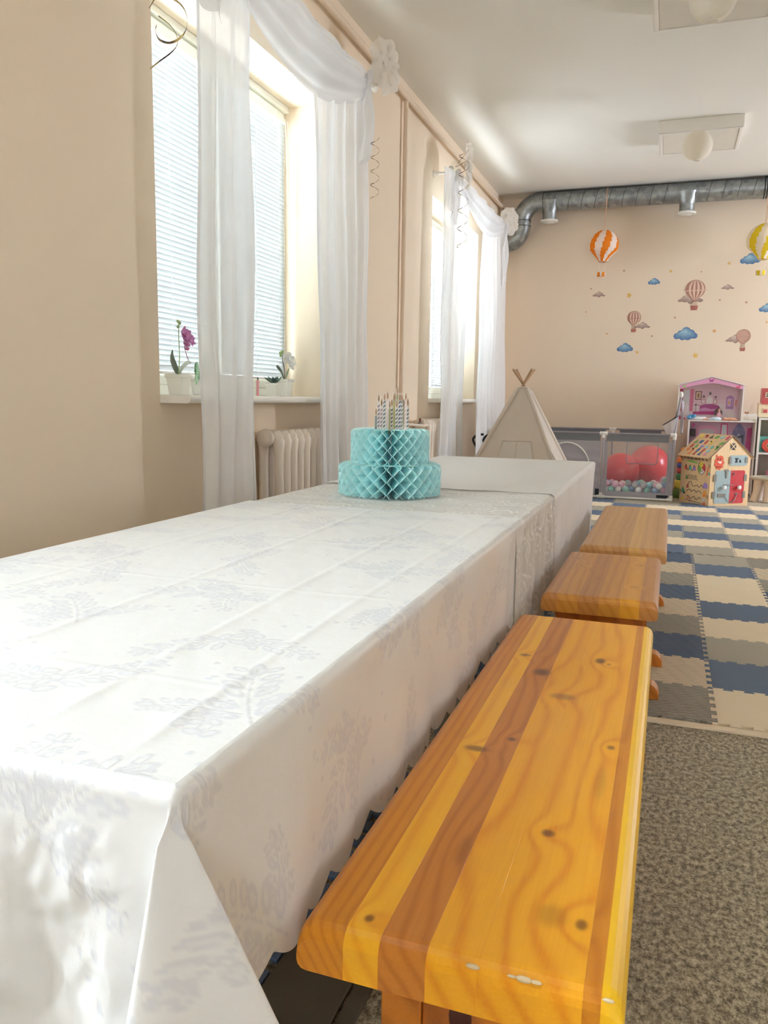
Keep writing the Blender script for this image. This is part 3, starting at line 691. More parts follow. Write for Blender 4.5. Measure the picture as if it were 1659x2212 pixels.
def puzzle(label, x0, y0, pw, pl, nc, nr, pat, relief, z=0.0):
    t = thing('puzzle_mat', label, 'foam mat', (x0, y0, z)); cache = {}
    for c in range(nc):
        for r in range(nr):
            k = pat(c, r)
            if k is None: continue
            key = k+relief(c)
            if key not in cache:
                me = tile_mesh(pw, pl); me.materials.append(FOAM[key]); cache[key] = me
            ob = bpy.data.objects.new('tile', cache[key]); COL.objects.link(ob); ob.parent = t; ob.location = (c*pw, r*pl, 0)
    return t
mt = puzzle('near foam puzzle mat of cream, blue and grey tiles beside the benches', .183-4*.333, 2.585, .333, .331, 9, 9,
       lambda c, r: {3: 'gcbgcbgcb', 4: 'cbgcbccbg', 5: 'bgcbgbgcg'}[c][r] if c in (3, 4, 5) else 'cbg'[(c+r) % 3], lambda c: 'r' if c <= 3 else ('s' if c == 4 else 'r'))
box_ob('edge_strip', (0, -.034, .0005), (9*.333, -.003, .010), FOAM['cs'], mt, .002)
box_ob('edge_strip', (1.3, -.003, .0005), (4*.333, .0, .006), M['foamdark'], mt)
puzzle('far foam puzzle mat of cream, blue and grey tiles reaching the playpen', .142-5*.312, 5.585, .312, .318, 10, 9,
       lambda c, r: {5: 'gcbgcbgcb', 4: 'bcgbcgbcg', 6: 'cbgcbgcbg'}[c][r] if c in (4, 5, 6) else 'gcb'[(r+c+1) % 3], lambda c: 's')
mt = puzzle('dark foam mat piece under the near end of the table', -.615-2*.333, .62, .333, .331, 2, 4, lambda c, r: 'gb'[(c+r+1) % 2] if c < 1 else 'b', lambda c: 's')
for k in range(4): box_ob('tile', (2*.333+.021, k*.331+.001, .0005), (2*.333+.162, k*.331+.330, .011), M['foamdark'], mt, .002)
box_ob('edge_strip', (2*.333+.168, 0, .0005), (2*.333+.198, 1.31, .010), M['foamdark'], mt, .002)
# ---------------------------------------------------------------- tables
TX0, TX1, TY0, TY1, TZ = -1.172, -.350, .505, 4.25, .686
tw = M['whitewood']
def table(y0, y1, label):
    t = thing('table', label, 'table', ((TX0+TX1)/2, (y0+y1)/2, 0), 'tables standing end to end under the cloths')
    hx = (TX1-TX0)/2-.006; hy = (y1-y0)/2-.003
    MB().box((-hx, -hy, TZ-.03), (hx, hy, TZ-.003)).build('tabletop', tw, t, bevel=.003)
    MB().box((-hx+.06, -hy+.06, TZ-.10), (hx-.06, hy-.06, TZ-.031)).build('apron', tw, t)
    for a in (-1, 1):
        for b in (-1, 1): MB().tube([(a*(hx-.08), b*(hy-.1), 0), (a*(hx-.08), b*(hy-.1), TZ-.1)], .018, 10).build('leg', M['steel'], t)
table(TY0, 1.75, 'white table under the near end of the white floral cloth'); table(1.75, 3.0, 'white table under the scroll-patterned cloth and paper cake'); table(3.0, TY1, 'white table under the plain far cloth')
# ---------------------------------------------------------------- tablecloths
nt = NT('damask_cloth'); a = nt.n('ShaderNodeAttribute', _attribute_name='motif'); v = nt.coord()
f = a.outputs['Fac']
cA = nt.mix(f, lin((240, 240, 240)), lin((227, 228, 233)))
nrm = nt.bump(nt.math('ADD', nt.math('MULTIPLY', nt.noise(v, 11, 4), 1.0), nt.math('ADD', nt.math('MULTIPLY', f, .12), nt.math('MULTIPLY', nt.noise(v, 1500, 1), .05))), .35, .012)
b = pbr(nt, cA, nt.math('SUBTRACT', .42, nt.math('MULTIPLY', f, .08)), normal=nrm, spec=.6, sheen=.1)
M['damask'] = nt.surf(nt.n('ShaderNodeMixShader', i0=.16, i1=b, i2=nt.n('ShaderNodeBsdfTranslucent', Color=cA)).outputs[0])
nt = NT('brocade_cloth'); a = nt.n('ShaderNodeAttribute', _attribute_name='motif'); v = nt.coord(); f = a.outputs['Fac']
cA = nt.mix(f, lin((219, 216, 212)), lin((246, 243, 238)))
nrm = nt.bump(nt.math('ADD', nt.noise(v, 16, 3), nt.math('MULTIPLY', f, .35)), .4, .01)
b = pbr(nt, cA, .42, normal=nrm, spec=.5, sheen=.2)
M['brocade'] = nt.surf(nt.n('ShaderNodeMixShader', i0=.16, i1=b, i2=nt.n('ShaderNodeBsdfTranslucent', Color=cA)).outputs[0])
M['plaincloth'] = M['damask']
def motif_damask(P):
    out = np.zeros(len(P)); rng = np.random.RandomState(4)
    def ell(cx, cy, a, b, th, hollow=.25):
        dx = P[:, 0]-cx; dy = P[:, 1]-cy
        sel = np.where(dx*dx+dy*dy < a*a)[0]
        if not len(sel): return
        u = (dx[sel]*math.cos(th)+dy[sel]*math.sin(th))/a; w_ = (-dx[sel]*math.sin(th)+dy[sel]*math.cos(th))/b
        d = u*u+w_*w_; val = np.clip((1-d)*4, 0, 1)
        if hollow: val *= np.where(d < hollow, .35, 1)
        out[sel] = np.maximum(out[sel], val)
    def spray(cx, cy, th, s):
        s = s*1.75; n = 6; x, y = cx, cy; cv = rng.uniform(-.12, .12)
        for k in range(n):
            x += .016*s*math.cos(th); y += .016*s*math.sin(th); th += cv
            ell(x, y, .010*s, .0018, th, 0)
            for sg in (-1, 1):
                L = .017*s*(1.1-k/n*.5); an = th+sg*(.75+rng.uniform(-.2, .2))
                ell(x+L*1.2*math.cos(an), y+L*1.2*math.sin(an), L*.82, L*.34, an)
        ell(x+.012*math.cos(th), y+.012*math.sin(th), .013*s, .006*s, th)
    def rose_(cx, cy, r):
        for k in range(7):
            a = k*2.4; rr = r*(.25+.11*k); ell(cx+rr*math.cos(a), cy+rr*math.sin(a), r*.42, r*.26, a+1.5, .3)
    gx = .26; gy = .22; i0 = int(P[:, 0].min()/gx)-1; i1 = int(P[:, 0].max()/gx)+2; j0 = int(P[:, 1].min()/gy)-1; j1 = int(P[:, 1].max()/gy)+2
    for i in range(i0, i1):
        for j in range(j0, j1):
            cx = i*gx+(.5*gx if j % 2 else 0)+.02; cy = j*gy
            base = [.6, 2.2, 3.9, 5.4][(i+j) % 4]
            if (i+2*j) % 3 == 0:
                rose_(cx, cy, .036); spray(cx, cy, base, .7); spray(cx, cy, base+2.2, .6)
            else:
                spray(cx-.04*math.cos(base), cy-.04*math.sin(base), base, .95); spray(cx, cy, base+.9, .6); spray(cx, cy, base-1.0, .55); rose_(cx+.05*math.cos(base+1.8), cy+.05*math.sin(base+1.8), .028)
            for k in range(7):
                ell(cx+rng.uniform(-.15, .15), cy+rng.uniform(.07, .13), .0045, .0045, 0, 0)
    return out
def motif_scroll(P):
    out = np.zeros(len(P)); g = .19
    i0 = int(P[:, 0].min()/g)-1; i1 = int(P[:, 0].max()/g)+2; j0 = int(P[:, 1].min()/g)-1; j1 = int(P[:, 1].max()/g)+2
    for i in range(i0, i1):
        for j in range(j0, j1):
            for q, (ox, oy, R, hd) in enumerate(((.05, .05, .055, 1), (.145, .1, .045, -1), (.09, .155, .038, 1), (.01, .14, .03, -1))):
                dx = P[:, 0]-(i*g+ox); dy = P[:, 1]-(j*g+oy); r = np.sqrt(dx*dx+dy*dy); sel = np.where(r < R)[0]
                if not len(sel): continue
                th = np.arctan2(dy[sel], dx[sel])*hd+q+i; ph = (th/(2*math.pi)+r[sel]/.019) % 1.0
                val = np.clip(1-np.abs(ph-.5)/.17, 0, 1); val = np.clip(val*2.2, 0, 1)*(r[sel] > .004)
                out[sel] = np.maximum(out[sel], val)
    return out
def make_cloth(name, label, y0, y1, z, drops, res, mat, motif, front=False, back=False, right=True, hemf=None, foldR=None, xo=0, topw=None):
    """drops: (left,right,front,back) ; one mesh: top sheet plus hanging sheets with rounded edges"""
    V = []; F = []; UV = []
    X0, X1 = TX0-.004-xo, TX1+.004+xo; R = .012
    def addgrid(nu, nv, fn):
        o = len(V)
        for j in range(nv+1):
            for i in range(nu+1):
                p, uv = fn(i/nu, j/nv); V.append(p); UV.append(uv)
        for j in range(nv):
            for i in range(nu): F.append((o+j*(nu+1)+i, o+j*(nu+1)+i+1, o+(j+1)*(nu+1)+i+1, o+(j+1)*(nu+1)+i))
    nx = int((X1-X0)/res); ny = int((y1-y0)/res)
    def top(u, v):
        x = X0+R+(X1-X0-2*R)*u; yy0 = y0+(R if front else 0); yy1 = y1-(R if back else 0)
        y = yy0+(yy1-yy0)*v
        e = min(1, min(u, 1-u)*14)*(min(1, v*20) if front else 1)*(min(1, (1-v)*20) if back else 1)
        h = .0016*noise.noise((x*9, y*3.2, 1.3+z))+.0011*noise.noise((x*26+y*9, y*11, 4))
        for cxr in (-.98, -.76, -.55, -.42):
            h += .0016*math.exp(-((x-cxr-.012*math.sin(y*2+cxr*9))/.008)**2)
        for cyr in np.arange(.72, 5, .42): h += .0009*math.exp(-((y-cyr)/.006)**2)
        if topw: h += topw(x, y)
        ye = 0
        if not back: ye = (.004*math.sin(x*90)+.003*math.sin(x*37))*max(0, (v-.97)/.03)
        return (x, y+ye, z+.0012+max(h, -.0008)*e+(h*0)), (x, y)
    addgrid(nx, ny, top)
    def hang(P0, dirv, along, L, drop, n_along, name_, uv0, uvd, uva, foldfn, hem):
        nd = max(8, int(drop/(res*1.6)))
        def fn(u, v):
            a = u*L; dmax = drop*(hem(u) if hem else 1)+.0
            s = v*(dmax+R*PI/2)
            if s < R*PI/2: an = s/R; off = R*math.sin(an); dz = R*(1-math.cos(an))
            else: off = R; dz = R+(s-R*PI/2)
            k = min(1, max(0, (dz-R)/.05)); fo, fa = foldfn(u, dz)
            p = P0+along*(a+fa*k)+dirv*(off-R+fo*k)+Vector((0, 0, -dz))
            if v > .93 and hem: pass
            return (p.x, p.y, p.z), (uv0[0]+uva[0]*a+uvd[0]*s, uv0[1]+uva[1]*a+uvd[1]*s)
        addgrid(n_along, nd, fn)
    dl, dr, df, db = drops
    sc_ = lambda n: (lambda u: 1+.075*(abs(math.sin(PI*u*n)))-.045)
    Zt = z+.0012
    if dr:
        fr = foldR or (lambda u, d: (.004*math.sin(u*(y1-y0)*38+2*d)*min(1, d*4)-.004*min(1, d*5)+.004*math.sin(u*(y1-y0)*17+4), 0))
        hang(Vector((X1, y0+(R if front else 0), Zt)), Vector((1, 0, 0)), Vector((0, 1, 0)), y1-y0-(R if front else 0), dr, int((y1-y0)/res), 'r', (X1, y0), (1, 0), (0, 1), fr, hemf or sc_(int((y1-y0)/.075)))
    if dl:
        hang(Vector((X0, y0+(R if front else 0), Zt)), Vector((-1, 0, 0)), Vector((0, 1, 0)), y1-y0, dl, int((y1-y0)/(res*3)), 'l', (X0, y0), (-1, 0), (0, 1), lambda u, d: (.006*math.sin(u*50), 0), None)
    if front:
        def ff(u, d):
            x = X0+u*(X1-X0)
            f_ = -.012*math.exp(-((x+.49)/.035)**2)*min(1, d*6)+.018*math.exp(-((x+.56)/.05)**2)*min(1, d*5)+.008*math.sin(x*30+d*3)*min(1, d*4)+.010*math.exp(-((x+.40)/.03)**2)*min(1, d*6)
            f_ += (.014*noise.noise((x*9, d*7, 2))+.008*noise.noise((x*26, d*20, 7))+.004*noise.noise((x*60, d*50, 3)))*min(1, d*9)*min(1, (X1-x)*14)
            return (f_, 0)
        hang(Vector((X0+R, y0, Zt)), Vector((0, -1, 0)), Vector((1, 0, 0)), X1-X0-R*2, df, int((X1-X0)/res), 'f', (X0, y0), (0, -1), (1, 0), ff, None)
        # corner lobe: closed curve from the front sheet round the ridge and fold edge to the side sheet
        def lobe(u, v):
            s = v*df; R2 = R
            if s < R2*PI/2: an = s/R2; off = R2*math.sin(an); dz = R2*(1-math.cos(an))
            else: off = R2; dz = R2+(s-R2*PI/2)
            q = max(0, dz-R2*.5); g = q/.2; cx, cy = X1-R, y0+R
            A = Vector((cx, cy-off-.0+(-ff((cx-X0)/(X1-X0), dz)[0])*min(1, dz*8), 0))
            Z_ = Vector((cx+off+fr(0, dz)[0]*min(1, max(0, dz-R)/.05), cy, 0))
            ks = [A, Vector((cx-.022*g, y0-.030*g-.001, 0)), Vector((cx-.012*g, y0-.046*g-.003, 0)), Vector((cx+.012*g, y0-.040*g, 0)), Vector((cx+.045*g, y0-.012*g, 0)), Vector((cx+.078*g+.004, y0+.022*g, 0)), Vector((cx+.080*g+.003, y0+.034*g, 0)), Vector((cx+.066*g, y0+.036*g+.004, 0)), Vector((cx+.030*g+.006, y0+.026*g+.008, 0)), Z_]
            if dz < R2:                                            # round the very corner
                an = u*PI/2; ks2 = Vector((cx+off*math.sin(an), cy-off*math.cos(an), 0)); return (ks2.x, ks2.y, Zt-dz), (X1+u*.05, y0-s)
            t_ = u*(len(ks)-1); i = min(int(t_), len(ks)-2); t_ -= i
            p0 = ks[max(i-1, 0)]; p1 = ks[i]; p2 = ks[i+1]; p3 = ks[min(i+2, len(ks)-1)]
            p = .5*((2*p1)+(p2-p0)*t_+(2*p0-5*p1+4*p2-p3)*t_*t_+(3*p1-p0-3*p2+p3)*t_**3)
            an = u*PI/2; c_ = Vector((cx+off*math.sin(an), cy-off*math.cos(an), 0)); k = min(1, max(0, (dz-R2)/.03)); p = c_*(1-k)+p*k
            return (p.x, p.y, Zt-dz-.01*v*v*math.sin(PI*u)), (X1+u*.12, y0-s)
        addgrid(60, 70, lobe)
    if back:
        hang(Vector((X0+R, y1, Zt)), Vector((0, 1, 0)), Vector((1, 0, 0)), X1-X0-2*R, db, 60, 'b', (X0, y1), (0, 1), (1, 0), lambda u, d: (.01*math.sin(u*30)*min(1, d*5), 0), None)
    me = bpy.data.meshes.new(name); me.from_pydata(V, [], F); me.update(); me.polygons.foreach_set('use_smooth', [True]*len(F))
    if motif:
        at_ = me.attributes.new('motif', 'FLOAT', 'POINT'); at_.data.foreach_set('value', motif(np.array(UV)).astype('f'))
    ob = bpy.data.objects.new(name, me); COL.objects.link(ob); me.materials.append(mat)
    return tag(ob, label, 'tablecloth')
make_cloth('tablecloth', 'white floral damask tablecloth over the near end of the long table', TY0, 2.10, TZ+.004, (.25, .25, .26, 0), .0029, M['damask'], motif_damask, front=True, xo=.002)
def gat(u, d):
    return (.006*math.sin(u*64)*min(1, d*12)+.004*math.sin(u*23+1)-.003, .006*math.sin(u*40+d*6)*min(1, d*5))
make_cloth('tablecloth', 'grey white scroll brocade cloth across the middle under the cake', 2.0, 2.78, TZ, (.3, .36, 0, 0), .0045, M['brocade'], motif_scroll, foldR=gat,
           topw=lambda x, y: max(0, min(1, (x+.52)/.16))*.004*(1+math.sin(y*88+math.sin(y*31)*2))*.8+.0015*math.sin(y*60+x*5))
make_cloth('tablecloth', 'plain white tablecloth over the far end of the long table', 2.685, TY1, TZ+.004, (.25, .36, 0, .36), .009, M['damask'], None, back=True, xo=.002)
# ---------------------------------------------------------------- paper honeycomb cake
CK = (-.846, 2.455, TZ+.0075)
ck = thing('paper_cake', 'turquoise two-tier honeycomb paper cake with printed candles', 'paper cake', CK, rz=0)
def tier(R, z0, z1, ns, nz, name):
    m = MB(); H = z1-z0; rc = .014
    seam = math.atan2(0-CK[1], 0-CK[0])                   # the fan opens towards the viewer
    nr_, nzz = 4, nz*4
    for i in range(ns):
        f = i/ns; th0 = seam + 2*PI*f
        # sheets stand further apart round the opened seam
        w = f if f < .5 else f-1
        th0 = seam+2*PI*(w*(1+.0)) - .55*math.sin(2*PI*w)*-.18
        dl = (PI/ns)*(1.0)
        sg = 1 if i % 2 else -1
        vs = []
        for j in range(nzz+1):
            zf = j/nzz; z = z0+H*zf
            tri = 1-4*abs(((zf*nz/2+.25) % 1)-.5)
            q = min(zf*H, (1-zf)*H); 
            top = max(0, 1-(1-zf)*H/rc); Rz = R-rc*(1-math.sqrt(max(0, 1-top*top)))
            for k in range(nr_+1):
                r_ = Rz*(.15+.85*k/nr_); th = th0+sg*dl*max(-1, min(1, tri*1.05))*.97
                vs.append((r_*math.cos(th), r_*math.sin(th), z))
        fs = [(j*(nr_+1)+k, j*(nr_+1)+k+1, (j+1)*(nr_+1)+k+1, (j+1)*(nr_+1)+k) for j in range(nzz) for k in range(nr_)]
        m.add(vs, fs, False)
    e = MB()
    for i in range(ns):
        o_ = i*(nzz+1)*(nr_+1); e.tube([m.v[o_+j*(nr_+1)+nr_] for j in range(nzz+1)], .0007, 4, caps=False)
    tr = m.build(name, 'tissue', ck); e.build('paper_edges', M['tissue_edge'], tr); return tr
tier(.166, 0, .098, 56, 5, 'lower_tier'); tier(.127, .099, .208, 52, 6, 'upper_tier')
MB().lathe([(0, .001), (.03, .001), (.03, .206), (0, .206)], 20).build('paper_core', 'tissue', ck)
MB().lathe([(0, .0985), (.155, .0985)], 48).build('tier_top', 'tissue', ck)
MB().lathe([(0, .2065), (.115, .2065)], 48).build('tier_top', 'tissue', ck)
cdir = Vector((-.06, -.115, 0)); side = Vector((RT.x, RT.y, 0)).normalized(); fwd = Vector((FW.x, FW.y, 0)).normalized()
cands = [(-.046, .075, '5d6a64', 0), (-.038, .118, '7a6470', 1), (-.029, .104, '8f6f7a', 1), (-.020, .122, '4a6470', 1), (-.010, .126, 'd8c8c4', 0), (-.003, .098, '8c8450', 0), (.003, .104, '3a3436', 1), (.011, .122, 'b8b06a', 0), (.019, .100, '5a6460', 1),
         (.021, .142, '9a9a5c', 0), (.028, .120, '46506a', 1), (.035, .120, '6c7a78', 1), (.041, .104, 'c2b486', 0), (.047, .124, 'cab4b4', 1), (.054, .106, '55606a', 1)]
for q, (x, h, colr, strp) in enumerate(cands):
    c = MB(); base = side*x+fwd*(-.055+.05*((q*7) % 5)/5-.0)+Vector((0, 0, .195)); hh = h+.008
    def cd(poly, colx, dy): c.col(colx); c.prism(poly, base+fwd*dy, side, (0, 0, 1), fwd*.0005)
    cd([(-.0042, 0), (.0042, 0), (.0042, hh-.026), (.0048, hh-.018), (.003, hh-.008), (0, hh), (-.003, hh-.008), (-.0048, hh-.018), (-.0042, hh-.026)], 'd8d2c8', 0)
    cd([(-.0032, 0), (.0032, 0), (.0032, hh-.028), (-.0032, hh-.028)], colr if not strp else 'cfc8c0', -.0006)
    if strp:
        zz = .004
        while zz < hh-.036:
            cd([(-.0034, zz), (.0034, zz+.006), (.0034, zz+.0125), (-.0034, zz+.0065)], colr, -.0011); zz += .0125
    cd([(-.0006, hh-.028), (.0006, hh-.028), (.003, hh-.019), (.0018, hh-.010), (0, hh-.003), (-.0018, hh-.010), (-.003, hh-.019)], '9a6a3a', -.0011)
    c.build('candle', 'print', ck)
# ---------------------------------------------------------------- benches
def bench(name_label, x0, x1, y0, y1, H, th, staves, legs, knots, seed, footw=0, group='pine benches along the table'):
    t = thing('bench', name_label, 'bench', (0, 0, 0), group)
    n = len(staves); W_ = x1-x0
    for i, (a, b_, lt, dk, frq, swl) in enumerate(staves):
        mt_ = pine('pine_stave', lt, dk, [k for k in knots if a-.02 < k[0] < b_+.02], seed+i*2.3, frq, swl)
        # profile across with rounded long edges
        r = .020
        def prof(a, b_):
            p = []
            if a <= x0+1e-5:
                p += [(a+.010*(1-math.sin(q)), H-th+.010*(1-math.cos(q))) for q in [PI/2*k/3 for k in range(4)]]
                p += [(a+r*(1-math.cos(q)), H-r+r*math.sin(q)) for q in [PI/2*k/5 for k in range(6)]]
            else: p += [(a, H-th), (a, H-.0002), (a+.0002, H)]
            if b_ >= x1-1e-5:
                p += [(b_-r*(1-math.sin(q)), H-r+r*math.cos(q)) for q in [PI/2*k/5 for k in range(6)]]
                p += [(b_-.010*(1-math.cos(q)), H-th+.010-.010*math.sin(q)) for q in [PI/2*k/3 for k in range(4)]]
            else: p += [(b_-.0002, H), (b_, H-.0002), (b_, H-th)]
            return p
        pr = prof(a, b_); m = MB(); secs = []
        for (y, ins) in [(y0, 0.016), (y0+.002, .009), (y0+.006, .004), (y0+.012, .001), (y0+.018, 0)] + [(y0+.018+(y1-y0-.036)*k/6, 0) for k in range(1, 6)] + [(y1-.018, 0), (y1-.012, .001), (y1-.006, .004), (y1-.002, .009), (y1, .016)]:
            secs.append([(px_, y, pz-(ins if pz > H-th*.5 else 0)) for px_, pz in pr])
        vs = [p for s_ in secs for p in s_]; k = len(pr)
        fs = [(i2*k+j, (i2+1)*k+j, (i2+1)*k+(j+1) % k, i2*k+(j+1) % k) for i2 in range(len(secs)-1) for j in range(k)]
        m.add(vs, fs, False); m.add(vs[:k], [tuple(range(k))], False); m.add(vs[-k:], [tuple(range(k))[::-1]], False)
        o = m.build('plank', mt_, t)
    legm = pine('pine_leg', (216, 134, 40), (160, 84, 18), [], seed+30, 60); legd = pine('pine_rail', (190, 108, 30), (140, 72, 14), [], seed+33, 60)
    cx = (x0+x1)/2; hw = W_/2
    for ly, knot, *fx in legs:
        # cleat with curved ends right under the seat
        zc = H-th; cw = hw-.03
        pts = [(-cw, zc)]+[(-cw+.045*(1-math.cos(q)), zc-.062*math.sin(q)) for q in [PI/2*k/6 for k in range(1, 7)]]
        pts = pts+[(-x_, z_) for x_, z_ in pts[::-1]]
        MB().prism(pts, (cx, ly-.032, 0), (1, 0, 0), (0, 0, 1), (0, .064, 0)).build('cleat', legd, t, bevel=.003)
        # slab leg in three boards
        zt = zc-.062; zf = .062; sw = hw-.055; 
        bl = [-sw, -sw+.048, -.02, sw-.06, sw]
        for q in range(4):
            a, b_ = bl[q], bl[q+1]
            MB().box((cx+a+.0004, ly-.019+(.003 if q == 1 else 0), zf), (cx+b_-.0004, ly+.019, zt+.0)).build('leg_board', legm if q in (0, 2) else legd, t, bevel=.0015)
        if knot:
            hole = MB(); hole.lathe([(0, 0), (.016, 0)], 20, (0, 0, 0), 'Y')
            o = hole.build('knot', paint('dark_knot', (74, 26, 14), .4, .1, 60, .1), t); o.location = (cx-.02+.008, ly-.0195, zt-.035); o.scale = (.8, 1, 1.6)
        fw = hw+(fx[0] if fx else footw)
        pts = [(-fw, 0), (-fw, .02)]+[(-fw+.035*(1-math.cos(q)), .02+.042*math.sin(q)) for q in [PI/2*k/5 for k in range(1, 6)]]
        pts = pts+[(-x_, z_) for x_, z_ in pts[::-1]]
        MB().prism(pts, (cx, ly-.03, 0), (1, 0, 0), (0, 0, 1), (0, .06, 0)).build('foot', legm, t, bevel=.003)
    MB().box((cx-.045, legs[0][0]+.02, .24), (cx-.015, legs[-1][0]-.02, .32)).build('stretcher', legd, t, bevel=.003)
    return t
OR, YE, BRN, GO = ((224, 148, 34), (190, 106, 14)), ((255, 194, 40), (232, 142, 12)), ((216, 138, 50), (176, 96, 22)), ((255, 188, 36), (226, 130, 10))
BY = ((252, 204, 30), (246, 180, 18))
kn1 = [(-.205, 1.523, .016, .021, 1.0), (-.103, 1.636, .010, .018, 1.0), (-.109, .934, .008, .009, 1.0), (-.252, 1.617, .012, .009, .8), (-.202, 1.191, .007, .008, .9), (-.054, 1.216, .006, .008, .8),
       (-.245, 1.138, .019, .010, .85), (-.15, 1.405, .022, .016, .55), (-.257, .705, .005, .006, .9), (-.053, .771, .006, .009, .9), (-.083, .775, .016, .020, .35), (-.198, .862, .010, .03, .3), (-.06, 1.09, .008, .05, .25), (-.085, 1.62, .004, .006, .6)]
bench('long honey-coloured pine bench nearest the viewer, with chipped end', -.325, -.005, .675, 1.952, .475, .052,
      [(-.325, -.274, *OR, 260, .5), (-.274, -.237, *YE, 120, .5), (-.237, -.189, *BRN, 170, 1.3), (-.189, -.139, *GO, 110, .6), (-.139, -.042, *GO, 85, 1.5), (-.042, -.026, *OR, 160, .3), (-.026, -.005, *BY, 60, .3)],
      [(.80, True), (1.82, False)], kn1, 1.0, -.03)
S2 = ((196, 134, 66), (170, 106, 44)); S2b = ((210, 148, 62), (184, 116, 38)); S2y = ((224, 160, 48), (200, 130, 30))
kn2 = [(-.262, 2.72, .02, .006, .6), (-.17, 2.42, .005, .008, .8), (-.055, 2.68, .012, .008, .7), (-.2, 2.55, .004, .006, .6), (-.06, 2.35, .012, .006, .5), (-.24, 2.6, .006, .006, .5)]
bench('short pine stool bench in the middle of the row', -.305, .003, 2.18, 2.852, .475, .05,
      [(-.305, -.262, *S2, 200, .5), (-.262, -.205, *S2b, 140, .8), (-.205, -.15, *S2, 150, .5), (-.15, -.095, *S2b, 110, 1.0), (-.095, -.045, *S2y, 90, .5), (-.045, .003, *S2, 130, .6)],
      [(2.27, False, -.01), (2.765, False)], kn2, 20.0, .019)
S3 = ((206, 156, 98), (182, 126, 66)); S3b = ((214, 166, 106), (192, 138, 76)); S3y = ((224, 178, 104), (206, 152, 78))
bench('pale-topped pine bench farthest from the viewer', -.285, .021, 2.985, 4.21, .475, .05,
      [(-.285, -.225, *S3, 160, .6), (-.225, -.165, *S3b, 120, .6), (-.165, -.11, *S3, 150, .8), (-.11, -.075, *S3y, 90, .5), (-.075, -.03, *S3b, 130, .5), (-.03, .021, *S3, 120, .6)],
      [(3.12, False), (4.08, False)], [(-.2, 3.4, .012, .007, .5), (-.25, 3.7, .01, .006, .5), (-.04, 3.9, .008, .006, .5)], 40.0, .008)
bn1 = [o for o in bpy.data.objects if o.name == 'bench'][0]
for (px, py, s_) in ((1003, 2142, .005), (1118, 2172, .006), (1146, 2178, .004), (1310, 2206, .004), (1090, 2166, .003)):
    p = at(px, py, 2, .4715); m = MB().col((226, 204, 160)); m.sphere((0, 0, 0), s_, 8, (1.5, .5, .5)); o = m.build('chip', 'petal', bn1); o.location = (p.x, .6765, .4725)
# ---------------------------------------------------------------- things on the near sill
def pot(t, r, h):
    m = MB(); q = .72
    for (z0, z1, a0, a1) in ((0, h*.86, r*q, r*.93), (h*.84, h, r*1.03, r*1.06)):
        vs = [(sx*a0, sy*a0, z0) for sx, sy in ((-1, -1), (1, -1), (1, 1), (-1, 1))]+[(sx*a1, sy*a1, z1) for sx, sy in ((-1, -1), (1, -1), (1, 1), (-1, 1))]
        m.add(vs, [(0, 3, 2, 1), (4, 5, 6, 7), (0, 1, 5, 4), (1, 2, 6, 5), (2, 3, 7, 6), (3, 0, 4, 7)], False)
    m.build('pot', 'white', t, bevel=.003)
    MB().box((-r*.9, -r*.9, h*.9), (r*.9, r*.9, h+.001)).build('soil', paint('pot_moss', (92, 96, 60), .9, .2, 80, .3), t)
def leaf(t, pts, wd, col, name='leaf', cup=.2, n=12):
    P = catmull(pts, n//2); m = MB().col(col); L = len(P)-1
    sidev = (P[-1]-P[0]).cross(Vector((1, .15, .1))).normalized()
    def fn(u, v):
        i = min(int(v*L+.5), L); w_ = wd*math.sin(PI*min(1, .06+v*.94))**.7*(1-.25*v); s_ = (u-.5)*2
        return P[i]+sidev*(w_*s_)+Vector((cup*w_*s_*s_, 0, 0))
    m.grid(fn, 4, L); m.build(name, 'petal', t, solid=.0012)
def petal(m, c, d, up, ln, wd, col, col2=None):
    d = Vector(d).normalized(); up = Vector(up).normalized(); s_ = d.cross(up).normalized(); c = Vector(c)
    m.grid(lambda u, v: c+d*(ln*v)+s_*(wd*(u-.5)*2*math.sin(PI*min(1, .12+v*.86))**.6)+up*(ln*.35*v*v*(1 if v < .8 else .8)+.003*math.sin(u*9)), 4, 6, cfun=lambda u, v: lin(col2 if col2 and v < .4 else col))
SZ = 1.0
t = thing('potted_orchid', 'pink orchid with one broad dark leaf in a white pot on the sill', 'potted plant', (-2.12, 3.18, SZ))
pot(t, .044, .092)
leaf(t, [(0, 0, .09), (0, -.03, .12), (0, -.055, .165), (0, -.045, .2)], .028, (84, 100, 72))
leaf(t, [(0, .005, .09), (0, .03, .125), (.0, .08, .15), (0, .11, .148)], .012, (196, 206, 186))
MB().tube(catmull([(0, .0, .09), (.005, .004, .17), (.0, .008, .25), (0, .01, .32)], 6), .002, 6).build('stem', paint('green_stem', (150, 180, 90), .5, .05, 9, 0), t)
MB().tube(catmull([(0, .1, .145), (.0, .075, .17), (0, .05, .22)], 6), .0018, 6).build('stem', paint('purple_stem', (150, 80, 110), .5, .05, 9, 0), t)
for (cy_, cz_, s_) in ((.02, .275, 1.0), (.055, .262, .95), (.035, .235, .85), (.085, .245, .7)):
    m = MB()
    for k in range(5):
        a = k*2*PI/5+.5*cy_*50; petal(m, (.012, cy_, cz_), (.25, math.cos(a), math.sin(a)), (1, 0, 0), .034*s_, .015*s_, (204, 120, 178), (226, 170, 206))
    petal(m, (.014, cy_, cz_), (.6, 0, -.8), (1, 0, .3), .016, .007, (176, 40, 110)); m.build('flower', 'petal', t)
m = MB().col((190, 50, 110)); m.sphere((.01, .06, .21), .010, 10, (1, 1, .8)); m.build('bud', 'petal', t)
